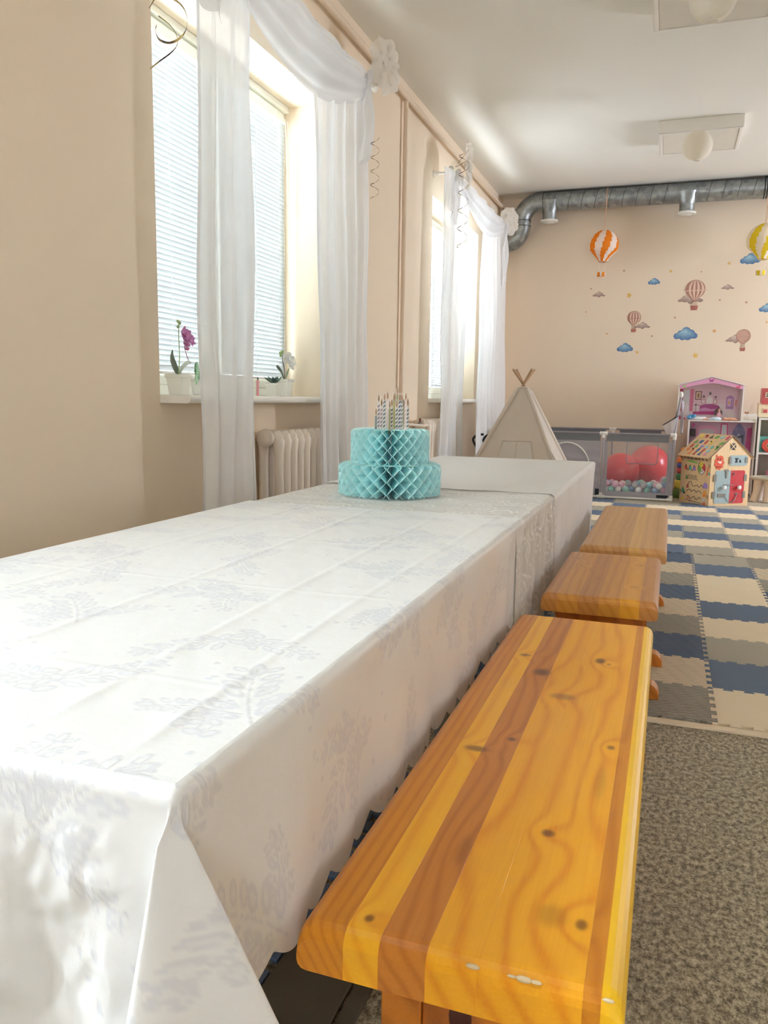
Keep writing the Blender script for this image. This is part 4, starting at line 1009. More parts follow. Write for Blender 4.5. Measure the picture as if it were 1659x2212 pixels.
for (y_, z_) in ((.005, .305), (.018, .322), (.004, .328)):
    m = MB().col((160, 176, 110)); m.sphere((0, y_, z_), .007, 8, (1, 1, 1.3)); m.build('bud', 'petal', t)
t = thing('potted_foliage', 'white-veined green leaves in a white pot half behind the curtain', 'potted plant', (-2.12, 3.36, SZ))
pot(t, .036, .075)
for (pts, wd) in (([(0, -.01, .07), (.01, -.03, .13), (.02, -.055, .10), (.02, -.075, .05)], .026), ([(0, 0, .07), (.02, .0, .14), (.03, .02, .12), (.03, .035, .07)], .028), ([(0, .01, .07), (0, .03, .12), (0, .06, .13)], .024), ([(0, -.01, .07), (0, -.03, .12), (0, -.03, .155)], .026)):
    P = catmull(pts, 8); L = len(P)-1; sv = (P[-1]-P[0]).cross(Vector((1, .1, .1))).normalized(); m = MB()
    m.grid(lambda u, v: P[round(v*L)]+sv*(wd*math.sin(PI*min(1, .1+v*.88))**.6*(u-.5)*2), 10, L,
           cfun=lambda u, v: lin((206, 226, 200)) if (abs(u-.5) < .05 or (v*9+abs(u-.5)*5) % 1 < .28) else lin((92, 160, 96)))
    m.build('leaf', 'petal', t, solid=.001)
t = thing('candle', 'thin pink candle standing on the sill by the curtain edge', 'candle', (-2.12, 3.93, SZ))
MB().tube([(0, 0, 0), (0, 0, .086)], .0075, 14).build('wax_stick', paint('pink_wax', (232, 160, 168), .5, .05, 20, 0, sub=.2), t)
MB().tube([(0, 0, .086), (0, .003, .098)], .0035, 6).build('wick', 'black', t)
t = thing('potted_succulent', 'small dark green succulent in a white pot on the sill', 'potted plant', (-2.11, 4.10, SZ))
pot(t, .037, .072)
for k in range(16):
    a = k*2.4; e = .25+.65*(k/16); m = MB().col((66, 104, 84) if k % 2 else (44, 80, 66)); d = Vector((math.cos(a)*math.cos(1.3-e), math.sin(a)*math.cos(1.3-e), math.sin(1.3-e)))
    L = .045+.03*k/16; m.tube([Vector((0, 0, .07)), Vector((0, 0, .07))+d*L*.4, Vector((0, 0, .07))+d*L*.8, Vector((0, 0, .07))+d*L], [.003, .007, .004, .0005], 6); m.build('leaf', 'petal', t)
t = thing('potted_orchid', 'white orchid in a white pot at the right end of the sill', 'potted plant', (-2.12, 4.25, SZ))
pot(t, .042, .098)
leaf(t, [(0, 0, .09), (0, -.04, .14), (0, -.09, .165), (.01, -.12, .168)], .014, (70, 92, 66)); leaf(t, [(0, .0, .09), (0, .03, .13), (0, .07, .165)], .012, (150, 170, 130)); 
MB().tube(catmull([(0, .0, .09), (.005, -.005, .15), (.0, -.02, .2), (0, -.03, .25)], 6), .002, 6).build('stem', M['petal'], t)
for (cy_, cz_, s_) in ((-.005, .22, 1.1), (.03, .205, 1.15), (.045, .185, 1.0), (-.04, .21, .7)):
    m = MB()
    for k in range(5):
        a = k*2*PI/5+cy_*60; petal(m, (.012, cy_, cz_), (.3, math.cos(a), math.sin(a)), (1, 0, 0), .036*s_, .018*s_, (246, 244, 238))
    m.build('flower', 'petal', t)
for (y_, z_) in ((-.05, .245), (-.035, .25), (-.02, .252), (-.045, .23)):
    m = MB().col((150, 180, 90)); m.sphere((0, y_, z_), .007, 8, (1, 1, 1.3)); m.build('bud', 'petal', t)
t = thing('small_coin', 'tiny dark coin lying at the left end of the sill', 'coin', (-1.95, 3.06, SZ))
MB().lathe([(0, 0), (.011, 0), (.011, .002), (0, .002)], 16).build('disc', 'steel', t)
# ---------------------------------------------------------------- play tent
TC = Vector((-1.29, 7.5, 0)); AZ = 1.14; HB = .535
t = thing('play_tent', 'natural canvas teepee tent with crossed wooden poles behind the table', 'play tent', TC)
def tp(sx, sy, z):
    k = HB*(1-z/AZ)+.028; return Vector((sx*k, sy*k, z))
for k, (a, b) in enumerate((((-1, -1), (1, -1)), ((1, -1), (1, 1)), ((1, 1), (-1, 1)), ((-1, 1), (-1, -1)))):
    def fn(u, v, a=a, b=b):
        z = .004+(AZ-.03)*v; p = tp(*a, z)*(1-u)+tp(*b, z)*u; n_ = Vector((a[0]+b[0], a[1]+b[1], 0)).normalized()
        s_ = math.sin(PI*u); return p-n_*(.05*s_*(1-v)*v*3.2*.35)+n_*.006*math.sin(u*21+v*8)*(1-v)*s_
    if k == 0:
        MB().grid(fn, 24, 40).build('canvas_panel', 'canvas', t)
    else: MB().grid(fn, 20, 30).build('canvas_panel', 'canvas', t)
    if k in (0,):
        def q(u, v): return fn(u, v)+Vector((0, -.006, .0))
        for (u0, u1, v0, v1) in ((.28, .50, .385, .56), (.515, .735, .385, .56)):
            MB().grid(lambda u, v: q(u0+(u1-u0)*u, v0+(v1-v0)*v)-Vector((0, .001, 0)), 6, 6).build('window_pane', 'organza', t)
        for P_ in ([q(.27+.03*(v_ < 0), .0+v_*.19+.375) for v_ in (0, .5, 1)], [q(.75, .375+v_*.19) for v_ in (0, .5, 1)], [q(.27+.48*u_, .375-.02*math.sin(PI*u_)) for u_ in [i/10 for i in range(11)]], [q(.27+.48*u_, .565) for u_ in [i/10 for i in range(11)]], [q(.507, .3+v_*.265) for v_ in (0, .5, 1)]):
            MB().tube(P_, .0065, 6).build('binding', 'canvas', t)
for (a, b) in ((-1, -1), (1, -1), (1, 1), (-1, 1)):
    P0 = tp(a, b, 0)+Vector((0, 0, .004)); ap = Vector((0, 0, AZ-.02))+Vector((a*.012, b*.012, 0)); d = (ap-P0); top_ = P0+d*(1.30/1.14)+Vector((-a*.02, -b*.02, 0))
    MB().tube([P0, ap, top_], .0115, 10).build('pole', 'pole', t)
    MB().tube([tp(a, b, .01)*1.005, tp(a, b, AZ-.05)*1.0+Vector((0, 0, 0))], .019, 10).build('pole_sleeve', 'canvas', t)
MB().tube([(.05*math.cos(k*PI/5), .05*math.sin(k*PI/5), AZ-.03+.004*math.sin(k)) for k in range(10)], .008, 6, closed=True).build('tie_band', 'canvas', t)
def ff_(u, v):
    z = AZ*.9*(1-v)+.0; k = tp(1, -1, z); return k+Vector((.03*math.sin(v*14)*u*v+.035*u*v, -.01+.02*math.sin(v*22+1)*u, 0))
MB().grid(ff_, 4, 40).build('loose_flap', 'canvas', t, solid=.003)
# doll stroller handles
p = at(1050, 940, 1, 8.18)
t = thing('doll_stroller', 'small stroller with black hooked foam handles behind the tent', 'toy stroller', (p.x-.075, 8.2, 0))
hz = p.z
for dx in (-.055, .055):
    MB().tube(catmull([(dx+.10, -.0, hz+.005), (dx+.06, 0, hz+.004), (dx+.015, 0, hz-.012), (dx-.01, 0, hz-.05), (dx+.005, 0, hz-.09), (dx+.03, 0, hz-.125)], 5), .0125, 10).build('foam_grip', 'black', t)
    MB().tube([(dx+.03, 0, hz-.12), (dx+.11, -.0, .30), (dx+.20, 0, .06)], .006, 8).build('frame_tube', 'steel', t)
    MB().lathe([(0, -.012), (.05, -.012), (.055, -.006), (.055, .006), (.05, .012), (0, .012)], 20, (dx+.20, .0, .056), 'X').build('wheel', 'black', t)
MB().tube([(-.02, 0, .32), (.16, 0, .32)], .005, 8).build('cross_tube', 'steel', t)
MB().grid(lambda u, v: (-.0+.13*u+.05, -.06+.12*v, .32-.10*math.sin(PI*v)), 8, 8).build('fabric_seat', 'darkgrey', t, solid=.003)
# ---------------------------------------------------------------- playpen
PX0, PX1, PY0, PY1, PH = -1.80, .06, 8.53, 9.90, .672
t = thing('playpen', 'grey fabric playpen with mesh panels and white joints, full of balls', 'playpen', (PX0, PY0, 0))
W_, D_ = PX1-PX0, PY1-PY0; XM = -.625-PX0
r_ = .014
for (x, y) in ((0, 0), (XM, 0), (W_, 0), (0, D_), (XM, D_), (W_, D_)):
    MB().tube([(x, y, .04), (x, y, PH-.03)], r_*.9, 10).build('post', M['greycloth'], t)
    for z in (.02, PH):
        m = MB(); m.sphere((x, y, z), .021, 12); m.tube([(x-.04*(x > 0), y, z), (x+.04*(x < W_-.01), y, z)], .019, 12); m.tube([(x, y-.0, z), (x, y+(.04 if y == 0 else -.04), z)], .018, 12); m.tube([(x, y, z), (x, y, z+(-.045 if z > .1 else .045))], .018, 12); m.build('corner_joint', 'white', t)
for z in (.02, PH):
    for (a, b) in (((.0, 0), (XM, 0)), ((XM, 0), (W_, 0)), ((0, D_), (XM, D_)), ((XM, D_), (W_, D_)), ((0, 0), (0, D_)), ((W_, 0), (W_, D_))):
        MB().tube([(a[0], a[1], z), (b[0], b[1], z)], .0105, 10).build('rail', M['trimcloth'] if z > .1 else M['white'], t)
def sheet(name, a, b, z0, z1, mat, wr=.006, fr=30, sd=0, th=0):
    a, b = Vector((*a, 0)), Vector((*b, 0)); n_ = (b-a).cross(Vector((0, 0, 1))).normalized()
    return MB().grid(lambda u, v: a*(1-u)+b*u+Vector((0, 0, z0+(z1-z0)*v))+n_*wr*(math.sin(u*fr+sd+2*math.sin(v*3))*.6+.6*math.sin(v*fr*1.3+u*6)*(u if sd > 5 else .25))*math.sin(PI*min(1, v*1.02)), 60, 30).build(name, mat, t, solid=th)
# front left: door panel with arch zip
sheet('door_panel', (.02, 0), (XM-.02, 0), .035, PH-.075, 'greycloth', .012, 26, 6)
sheet('top_band', (.03, -.002), (XM-.03, -.002), PH-.078, PH-.012, 'darkgrey', .002, 30, 1)
arc = []
for k in range(0, 25):
    a = PI*k/24; arc.append((XM-.36-.235*math.cos(a), -.016, .30+.27*math.sin(a)))
arc = [(XM-.36-.235, -.016, .04)]+arc+[(XM-.36+.235, -.016, .04)]
MB().tube(arc, .0065, 8).build('arch_piping', 'white', t)
# front right: mesh window with borders and pocket
sheet('top_band', (XM+.03, -.002), (W_-.05, -.002), PH-.078, PH-.012, 'darkgrey', .002, 30, 2)
sheet('side_border', (XM+.015, 0), (XM+.05, 0), .03, PH-.07, 'greycloth', .002, 30, 3); sheet('side_border', (W_-.055, 0), (W_-.015, 0), .03, PH-.07, 'greycloth', .003, 40, 3)
sheet('bottom_border', (XM+.03, -.002), (W_-.03, -.002), .025, .085, 'greycloth', .002, 30, 3)
sheet('mesh_window', (XM+.05, 0), (W_-.055, 0), .08, PH-.075, 'mesh', .004, 12, 1)
px0, px1, pz0, pz1 = XM+.235, W_-.15, .375, .60
MB().grid(lambda u, v: (px0+(px1-px0)*u, -.012-.008*math.sin(PI*u)*math.sin(PI*v), pz0+(pz1-pz0)*v), 10, 8).build('net_pocket', 'mesh', t)
cr = .03
pk = [(px0, -.015, pz1), (px0, -.015, pz0+cr)]+[(px0+cr-cr*math.cos(a), -.015, pz0+cr-cr*math.sin(a)) for a in [PI/2*k/5 for k in range(1, 6)]]+[(px1-cr+cr*math.sin(a), -.015, pz0+cr-cr*math.cos(a)) for a in [PI/2*k/5 for k in range(0, 6)]]+[(px1, -.015, pz1)]
MB().tube(pk, .004, 6).build('pocket_piping', 'trimcloth', t)
# right side and back
sheet('top_band', (W_+.002, .04), (W_+.002, D_-.04), PH-.078, PH-.012, 'darkgrey', .002, 30, 4)
sheet('mesh_window', (W_, .07), (W_, D_-.06), .03, PH-.075, 'mesh', .003, 12, 4)
sheet('side_border', (W_+.001, .015), (W_+.001, .09), .03, PH-.07, 'greycloth', .004, 60, 2)
sheet('side_border', (W_+.001, D_-.08), (W_+.001, D_-.015), .03, PH-.07, 'greycloth', .003, 30, 2)
for (a, b) in ((.03, .35), (.45, XM-.08), (XM+.08, W_-.14)):
    sheet('top_band', (a, D_-.002), (b, D_-.002), PH-.075, PH+.004, 'darkgrey', .002, 30, 5)
for (a, b) in ((.02, XM-.02), (XM+.02, W_-.02)): sheet('mesh_window', (a, D_), (b, D_), .03, PH-.075, 'mesh', .003, 12, 5)
MB().box((0.01, .01, .001), (W_-.01, D_-.01, .012)).build('base_mat', 'greycloth', t)
MB().box((W_-.14, -.004, .035), (W_-.03, .012, .065)).build('black_strap', 'black', t); MB().box((XM-.06, -.004, .035), (XM-.02, .012, .10)).build('black_strap', 'black', t)
# big red gym balls
for (px, py, Y, lab) in ((1340, 1018, 9.0, 'large red gym ball at the left inside the playpen'), (1402, 1004, 9.3, 'large red gym ball at the right inside the playpen, behind the other')):
    p = at(px, py, 1, Y); R = .2 if Y < 9.1 else .215
    m = MB(); m.sphere((0, 0, 0), R, 40); m.sphere((R*.985*.3, -.93*R, .1*R), .008, 8)
    o = m.build('gym_ball', paint('red_rubber', (222, 66, 72), .3, .02, 4, .03, 80, coat=.2)); o.location = p; o['label'] = lab; o['category'] = 'gym ball'; o['group'] = 'red gym balls in the playpen'
# ball pit balls
BC = dict(pink=(236, 184, 204), white=(240, 240, 238), mint=(142, 212, 200), blue=(150, 184, 222), grey=(178, 178, 182), aqua=(160, 220, 226))
protos = {}
rb = random.Random(3); placed = []
bigs = [Vector(at(1340, 1018, 1, 9.0)), Vector(at(1402, 1004, 1, 9.3))]
BR_ = .033
def hgt(x, y): return .125+.05*math.exp(-((y-8.75)/.2)**2)+.045*max(0, min(1, (x+.62)/.6))+.015*math.sin(x*9)
def try_ball(x, y, z):
    for q in placed:
        if (q[0]-x)**2+(q[1]-y)**2+(q[2]-z)**2 < (2*BR_*.93)**2: return False
    for b_, R in zip(bigs, (.2, .215)):
        if (Vector((x, y, z))-b_).length < R+BR_*.95: return False
    placed.append((x, y, z)); return True
for lay in range(5):
    for _ in range(420):
        x = rb.uniform(-.64+.06, PX1-.04-.01); y = rb.uniform(PY0+.042, PY0+.42) if lay else rb.uniform(PY0+.042, PY0+.35); z = .012+BR_+lay*.052
        if z+BR_ > hgt(x, y)+.02 and lay: continue
        if len(placed) < 175: try_ball(x, y, z)
names = list(BC)
for i, (x, y, z) in enumerate(placed):
    c = names[rb.choice([0, 0, 1, 1, 2, 2, 3, 4, 5])]
    if c not in protos:
        m = MB().col(BC[c]); m.sphere((0, 0, 0), BR_, 20); me_ = m.build('pit_ball', 'ball'); ob = me_; protos[c] = ob
    else: ob = protos[c].copy(); COL.objects.link(ob)
    ob.location = (x, y, z); ob['label'] = '%s plastic ball %s of the ball pit heap%s' % ('pale blue' if c == 'blue' else c, 'at the bottom' if z < .07 else ('in the middle' if z < .12 else 'on the top'), ' against the front mesh' if y < PY0+.12 else ', back from the mesh'); ob['category'] = 'ball'; ob['group'] = 'ball pit balls in the playpen'
# toy basketball hoop on the playpen corner
p = at(1457, 900, 1, PY0+.02)
t = thing('toy_basketball_hoop', 'grey toy basketball hoop with white net on the playpen corner', 'toy hoop', (PX1+.045, PY0+.02, PH))
MB().tube([(-.045, 0, .02), (-.03, 0, .2), (-.01, .0, .38)], .0125, 10).build('pole', 'greycloth', t); MB().sphere((-.01, 0, .40), .021, 12, (1, 1, 1.6)).build('pole_cap', 'white', t)
MB().grid(lambda u, v: (.015+.012*math.sin(v*5+u*3), .02+.24*u, .03+.32*v-.03*u), 8, 12).build('backboard', 'greycloth', t, solid=.004)
rp = [(-.09+.075*math.cos(a), .02+.075*math.sin(a), .145+.05*math.cos(a)) for a in [2*PI*k/24 for k in range(24)]]
MB().tube(rp, .004, 6, closed=True).build('rim', 'black', t)
MB().tube(catmull([(-.02, 0, .33), (-.04, .0, .22), (-.06, .0, .17), (-.16, .02, .10)], 5), .004, 6).build('rim_cord', 'black', t)
MB().grid(lambda u, v: ((-.09+(.075-.035*v)*math.cos(2*PI*u)), .02+(.075-.035*v)*math.sin(2*PI*u), .145+.05*math.cos(2*PI*u)*(1-v)-.13*v), 24, 8).build('net', 'net', t)
# stacking toy behind the playpen corner
p = at(1464, 1070, 2, 0.03)
t = thing('stacking_toy', 'colourful stacking toy tower of orange, blue, green and yellow parts behind the busy house', 'toy', (.16, 8.98, 0))
for (z, r, h, c) in ((0, .085, .10, (90, 140, 40)), (.10, .075, .09, (226, 206, 60)), (.19, .06, .07, (70, 150, 90)), (.26, .058, .06, (200, 60, 60)), (.32, .058, .05, (60, 90, 180)), (.37, .06, .06, (236, 130, 40)), (.43, .045, .05, (240, 150, 50))):
    MB().col(c).lathe([(0, z), (r*.9, z), (r, z+h*.3), (r, z+h*.7), (r*.88, z+h-.002), (0, z+h-.002)], 24).build('stack_ring', 'plastic', t)
MB().col((236, 140, 50)).sphere((0, 0, .50), .032, 14).build('knob', 'plastic', t)
# ---------------------------------------------------------------- wooden busy house
P0 = Vector((.402, 8.265, 0)); PRr = Vector((.765, 8.512, 0)); U = (PRr-P0).normalized(); Vv = Vector((-U.y, U.x, 0)); GW = .44; SD = .455; EH = .495; RH = .685
t = thing('busy_house', 'plywood activity house with red and grey doors and letters on its roof', 'activity toy', P0, rz=math.atan2(U.y, U.x))
th = .008
gable = [(0, 0), (GW, 0), (GW, EH), (GW/2, RH-.012), (0, EH)]
MB().prism(gable, (0, 0, .002), (1, 0, 0), (0, 0, 1), (0, th, 0)).build('gable_wall', 'ply', t)
MB().prism(gable, (0, SD, .002), (1, 0, 0), (0, 0, 1), (0, th, 0)).build('gable_wall', 'ply', t)
MB().box((0, th, .002), (th, SD, EH)).build('side_wall', 'ply', t); MB().box((GW-th, th, .002), (GW, SD, EH)).build('side_wall', 'ply', t)
sl_ = Vector((GW/2, 0, RH-EH)).normalized(); nv = Vector((-sl_.z, 0, sl_.x)); ov = .045
ridge = Vector((GW/2, -.012, RH)); eL = ridge-sl_*(Vector((GW/2, 0, RH-EH)).length+ov)
Lr = (ridge-eL).length; DR_ = SD+.04
MB().prism([(0, 0), (Lr, 0), (Lr, DR_), (0, DR_)], eL, sl_, (0, 1, 0), nv*.008).build('roof_panel', 'ply', t)
sr = Vector((-sl_.x, 0, sl_.z)); nr2 = Vector((sl_.z, 0, sl_.x)); eR = ridge-sr*Lr
MB().prism([(0, 0), (Lr, 0), (Lr, DR_), (0, DR_)], eR, sr, (0, 1, 0), nr2*.008).build('roof_panel', 'ply', t)
m = MB().col((92, 60, 40)); m.prism([(0, -.0005), (Lr, -.0005), (Lr, .0085), (0, .0085)], eL+Vector((0, -.0012, 0)), sl_, nv, (0, .001, 0)); m.prism([(0, -.0005), (Lr, -.0005), (Lr, .0085), (0, .0085)], eR+Vector((0, -.0012, 0)), sr, nr2, (0, .001, 0)); m.build('burnt_edge', 'print', t)
for k in range(8):
    y = .02+k*.056; MB().col((120, 84, 52)).prism([(0, 0), (.022, .0), (.016, .012), (.004, .012)], Vector((eL.x-.004, y, eL.z-.008)), (0, 1, 0), (.6, 0, -1), (.008, 0, .004)).build('edge_tooth', 'print', t)
def onroof(poly, a, b, c, name='roof_piece', s=.03, hgt_=.004):
    MB().col(c).prism([(q[0]*s, q[1]*s) for q in poly], eL+sl_*a+Vector((0, 1, 0))*(DR_-b)+nv*.008, Vector((0, -1, 0)), sl_, nv*hgt_).build(name, 'plastic', t)
sq = [(-.6, -.6), (.6, -.6), (.6, .6), (-.6, .6)]; tri_ = [(-.7, -.6), (.7, -.6), (0, .7)]; ci = [(.6*math.cos(a), .6*math.sin(a)) for a in [2*PI*k/16 for k in range(16)]]; par_ = [(-.8, -.5), (.5, -.5), (.8, .5), (-.5, .5)]
ell_ = [(.45*math.cos(a), .85*math.sin(a)) for a in [2*PI*k/16 for k in range(16)]]; Eh = [(-.5, -.6), (.5, -.6), (.5, -.25), (-.1, -.25), (-.1, .1), (.4, .1), (.4, .35), (-.1, .35), (-.1, .6), (-.5, .6)]
SH = dict(s=sq, t=tri_, c=ci, p=par_, e=ell_, E=Eh)
RC = dict(y=(240, 214, 60), r=(206, 52, 48), k=(50, 54, 60), g=(92, 170, 70), l=(150, 206, 220), m=(214, 60, 110), b=(44, 96, 160), o=(236, 130, 60), v=(160, 130, 200), a=(232, 150, 180), t=(120, 200, 190))
for (row, a) in (('ys rc kt gp lp me', .86), ('gt bs re yc .. gp', .62), ('re gE vc lt tc ge', .43), ('oc oE be re lc ..', .27), ('.. ot rE bE ac ..', .13)):
    for k, q in enumerate(row.split()):
        if q == '..': continue
        onroof(SH[q[1]], a*Lr+.006, .05+k*.078+(.02 if len(q) == 2 else 0), RC[q[0]], s=.036)
for k in range(4): onroof(SH['c'], (.86, .62, .43, .27)[k]*Lr+.01, .05+((k*2+1) % 6)*.078+.02, (70, 60, 50), 'peg', .010, .018)
def fr(poly, c, dy=.0, name='front_piece', mat='plastic', th_=.004, par=None):
    m = MB().col(c); m.prism(poly, (0, -dy-th_, 0), (1, 0, 0), (0, 0, 1), (0, th_, 0)); return m.build(name, mat, par or t)
def rrect(x0, z0, x1, z1, r):
    o = []
    for (cx_, cz_, a0) in ((x1-r, z1-r, 0), (x0+r, z1-r, PI/2), (x0+r, z0+r, PI), (x1-r, z0+r, 1.5*PI)): o += [(cx_+r*math.cos(a0+PI/2*k/4), cz_+r*math.sin(a0+PI/2*k/4)) for k in range(5)]
    return o
dm = .225
def half(x0, x1, z0, z1, r, left):
    if left: return [(x1, z0), (x1, z1)]+[(x0+r-r*math.sin(PI/2*k/4), z1-r+r*math.cos(PI/2*k/4)) for k in range(5)]+[(x0+r-r*math.cos(PI/2*k/4), z0+r-r*math.sin(PI/2*k/4)) for k in range(5)]
    return [(x0, z1), (x0, z0)]+[(x1-r+r*math.sin(PI/2*k/4), z0+r-r*math.cos(PI/2*k/4)) for k in range(5)]+[(x1-r+r*math.cos(PI/2*k/4), z1-r+r*math.sin(PI/2*k/4)) for k in range(5)]
dL = fr(half(.055, dm-.001, .035, .355, .02, True), (158, 178, 180), .0, 'door'); dL['label'] = 'grey left door leaf'
dR = fr(half(dm+.001, .385, .035, .355, .02, False), (198, 24, 40), .0, 'door'); dR['label'] = 'red right door leaf'
for (x, z, par) in ((.148, .19, dL), (.315, .19, dR)): MB().col((236, 234, 228)).lathe([(0, 0), (.008, 0), (.008, -.012), (.02, -.016), (.021, -.026), (.014, -.032), (0, -.033)], 20, (x, -.004, z), 'Y').build('knob', 'plastic', par)
GR = (112, 112, 104)
for (x0, z0, x1, z1) in ((.035, .25, .067, .315), (.375, .25, .405, .315), (.03, .085, .062, .15), (.370, .085, .40, .15)): fr([(x0, z0), (x1, z0), (x1, z1), (x0, z1)], GR, .004, 'hinge', 'steel')
fr([(.155, .34), (.195, .34), (.195, .365), (.155, .365)], GR, .004, 'bolt', 'steel'); fr([(.167, .28), (.183, .28), (.183, .34), (.167, .34)], GR, .006, 'bolt', 'steel')
fr([(.15, .213), (.195, .213), (.195, .222), (.15, .222)], (70, 74, 70), .005, 'latch_hook', 'steel')
MB().tube([(.2, -.01, .218), (.24, -.012, .212), (.27, -.01, .222)], .0025, 6).build('latch_hook', 'steel', t)
MB().tube([(.255+.012*math.cos(a), -.008, .32+.012*math.sin(a)) for a in [2*PI*k/12 for k in range(12)]], .0022, 6, closed=True).build('ring_catch', 'steel', t)
fr([(.09, .095), (.18, .095), (.18, .13), (.09, .13)], GR, .004, 'bolt_plate', 'steel'); MB().tube([(.18, -.008, .10), (.195, -.01, .07), (.215, -.01, .055)], .002, 6).build('cord', 'steel', t)
fr([(.275, .125), (.32, .125), (.315, .135), (.28, .135)], (200, 170, 170), .004, 'chain_plate', 'steel')
ch = catmull([(.30, -.01, .125), (.29, -.012, .09), (.27, -.012, .06), (.23, -.01, .045)], 5)
for k, q in enumerate(ch): MB().tube([(q.x+.005*math.cos(a), q.y+(.003*math.sin(a) if k % 2 else 0), q.z+.005*math.sin(a)) for a in [2*PI*j/8 for j in range(8)]], .0014, 5, closed=True).build('chain_link', 'steel', t)
# lion-shaped clock
pts = []
for k in range(40):
    a = 2*PI*k/40; r = .052*(1+.10*math.cos(9*a))*(1.0 if True else 1)
    if abs(((a-PI/2+PI) % (2*PI))-PI) > .35 and abs(((a-PI/2+PI) % (2*PI))-PI) < .75: r *= 1.25
    pts.append((.087+r*math.cos(a)*.98, .43+r*1.25*math.sin(a)))
fr(pts, (224, 82, 36), .0, 'clock_face'); fr([(.065, .437), (.09, .425), (.092, .437), (.075, .447)], (245, 240, 230), .004, 'clock_hand'); fr([(.085, .428), (.105, .45), (.11, .43), (.092, .42)], (245, 240, 230), .0045, 'clock_hand')
for (ex, ez) in ((.07, .465), (.1, .465)): fr([(ex-.007, ez-.008), (ex+.007, ez-.004), (ex, ez+.008)], (170, 40, 20), .004, 'clock_mark')
for (ex) in (.06, .075, .095, .11): fr([(ex-.002, .385), (ex+.002, .385), (ex+.002, .395), (ex-.002, .395)], (150, 30, 16), .004, 'clock_mark')
hat = fr(rrect(.205, .40, .40, .50, .014), (160, 180, 182), .0, 'hatch'); hat['label'] = 'grey hatch with black letter T and cat'
fr([(.195, .418), (.222, .418), (.222, .485), (.195, .485)], GR, .004, 'hinge', 'steel'); fr([(.375, .425), (.405, .425), (.405, .48), (.375, .48)], GR, .004, 'hinge', 'steel')
fr([(.262, .43), (.29, .43), (.29, .436), (.285, .438), (.285, .468), (.298, .464), (.298, .474), (.262, .474), (.258, .462), (.270, .468), (.270, .438), (.262, .436)], (24, 26, 30), .004, 'letter')
fr([(.31, .43), (.332, .43), (.326, .445), (.318, .462), (.312, .455)], (24, 26, 30), .004, 'cat_figure')
MB().col((34, 20, 18)).lathe([(0, 0), (.034, 0)], 24, (.232, -.0015, .585), 'Y').build('round_window', 'print', t)
for s_ in (-1, 1):
    d = Vector((.034, 0, s_*.034)); n_ = Vector((-d.z, 0, d.x)).normalized()*.004; c_ = Vector((.232, 0, .585))
    fr([((c_-d-n_).x, (c_-d-n_).z), ((c_+d-n_).x, (c_+d-n_).z), ((c_+d+n_).x, (c_+d+n_).z), ((c_-d+n_).x, (c_-d+n_).z)], (222, 186, 136), .002, 'window_cross', 'ply')
# left side wall: grooves and sliders (s = distance from the front corner)
def sd(poly, c, name, th_=.004, dy=0):
    m = MB().col(c); m.prism([(q[0], q[1]) for q in poly], (-dy, 0, 0), (0, 1, 0), (0, 0, 1), (-th_, 0, 0)); return m.build(name, 'plastic', t)
def groove(pts, name='track'):
    m = MB().col((44, 24, 18)); m.tube([(-.001, q[0], q[1]) for q in pts], .0028, 6); m.build(name, 'plastic', t)
S = lambda f: SD*(1-f)                                     # f: 0 = far edge, 1 = front corner
zz_ = [(S(.17+.035*k), .475 if k % 2 else .435) for k in range(12)]; groove(zz_)
sd([(S(.12), .42), (S(.55), .405), (S(.55), .415), (S(.35), .43)], (96, 190, 60), 'crocodile')
sd([(S(.12)+.012*math.cos(a), .462+.012*math.sin(a)) for a in [PI*k/5 for k in range(10)]], (200, 40, 50), 'slider')
groove([(S(.12+.38*k/40), .355+.028*math.sin(2*PI*2.6*k/40)) for k in range(41)])
for (f, c) in ((.16, (226, 70, 60)), (.32, (80, 200, 180)), (.46, (170, 120, 210))): sd([(S(f-.04), .335), (S(f+.04), .335), (S(f+.035), .36), (S(f), .378), (S(f-.035), .36)], c, 'arch_piece')
bw = []
for k in range(7): bw += [(S(.20+.055*k), .285 if k % 2 else .245), (S(.20+.055*(k+1)), .285 if k % 2 else .245)]
groove(bw); sd([(S(.18), .24), (S(.23), .24), (S(.22), .27), (S(.19), .28)], (70, 150, 60), 'slider')
groove([(S(.27), .19), (S(.3), .215), (S(.37), .225), (S(.42), .185), (S(.47), .18), (S(.6), .195), (S(.66), .175), (S(.74), .205), (S(.8), .175)])
sd([(S(.22), .155), (S(.29), .155), (S(.29), .18), (S(.25), .195)], (190, 50, 60), 'slider'); sd([(S(.08)+.016*math.cos(a), .20+.014*math.sin(a)) for a in [PI*k/5 for k in range(10)]], (238, 190, 170), 'slider')
groove([(S(.24+.5*k/40), .12+.022*abs(math.sin(PI*3*k/40))) for k in range(41)])
sd([(S(.06), .10), (S(.14), .095), (S(.15), .13), (S(.08), .16)], (60, 160, 110), 'pine_tree'); sd([(S(.15)+.013*math.cos(a), .10+.013*math.sin(a)) for a in [PI*k/5 for k in range(10)]], (40, 50, 80), 'slider')
groove([(S(.24+.5*k/40), .065+.014*math.sin(2*PI*2.5*k/40)) for k in range(41)]); sd([(S(.3)+.013*math.cos(a), .055+.011*math.sin(a)) for a in [PI*k/5 for k in range(10)]], (222, 100, 60), 'slider')
groove([(S(.2), .035), (S(.78), .022)]); sd([(S(.1)+.018*math.cos(a), .04+.014*math.sin(a)) for a in [PI*k/5 for k in range(10)]], (236, 200, 60), 'bee'); sd([(S(.36)+.012*math.cos(a), .03+.010*math.sin(a)) for a in [PI*k/5 for k in range(10)]], (130, 80, 120), 'slider')
sd([(S(.80), .205-.03), (S(.93), .205-.03), (S(.93), .215), (S(.865), .235), (S(.80), .215)], (166, 130, 214), 'purple_house')
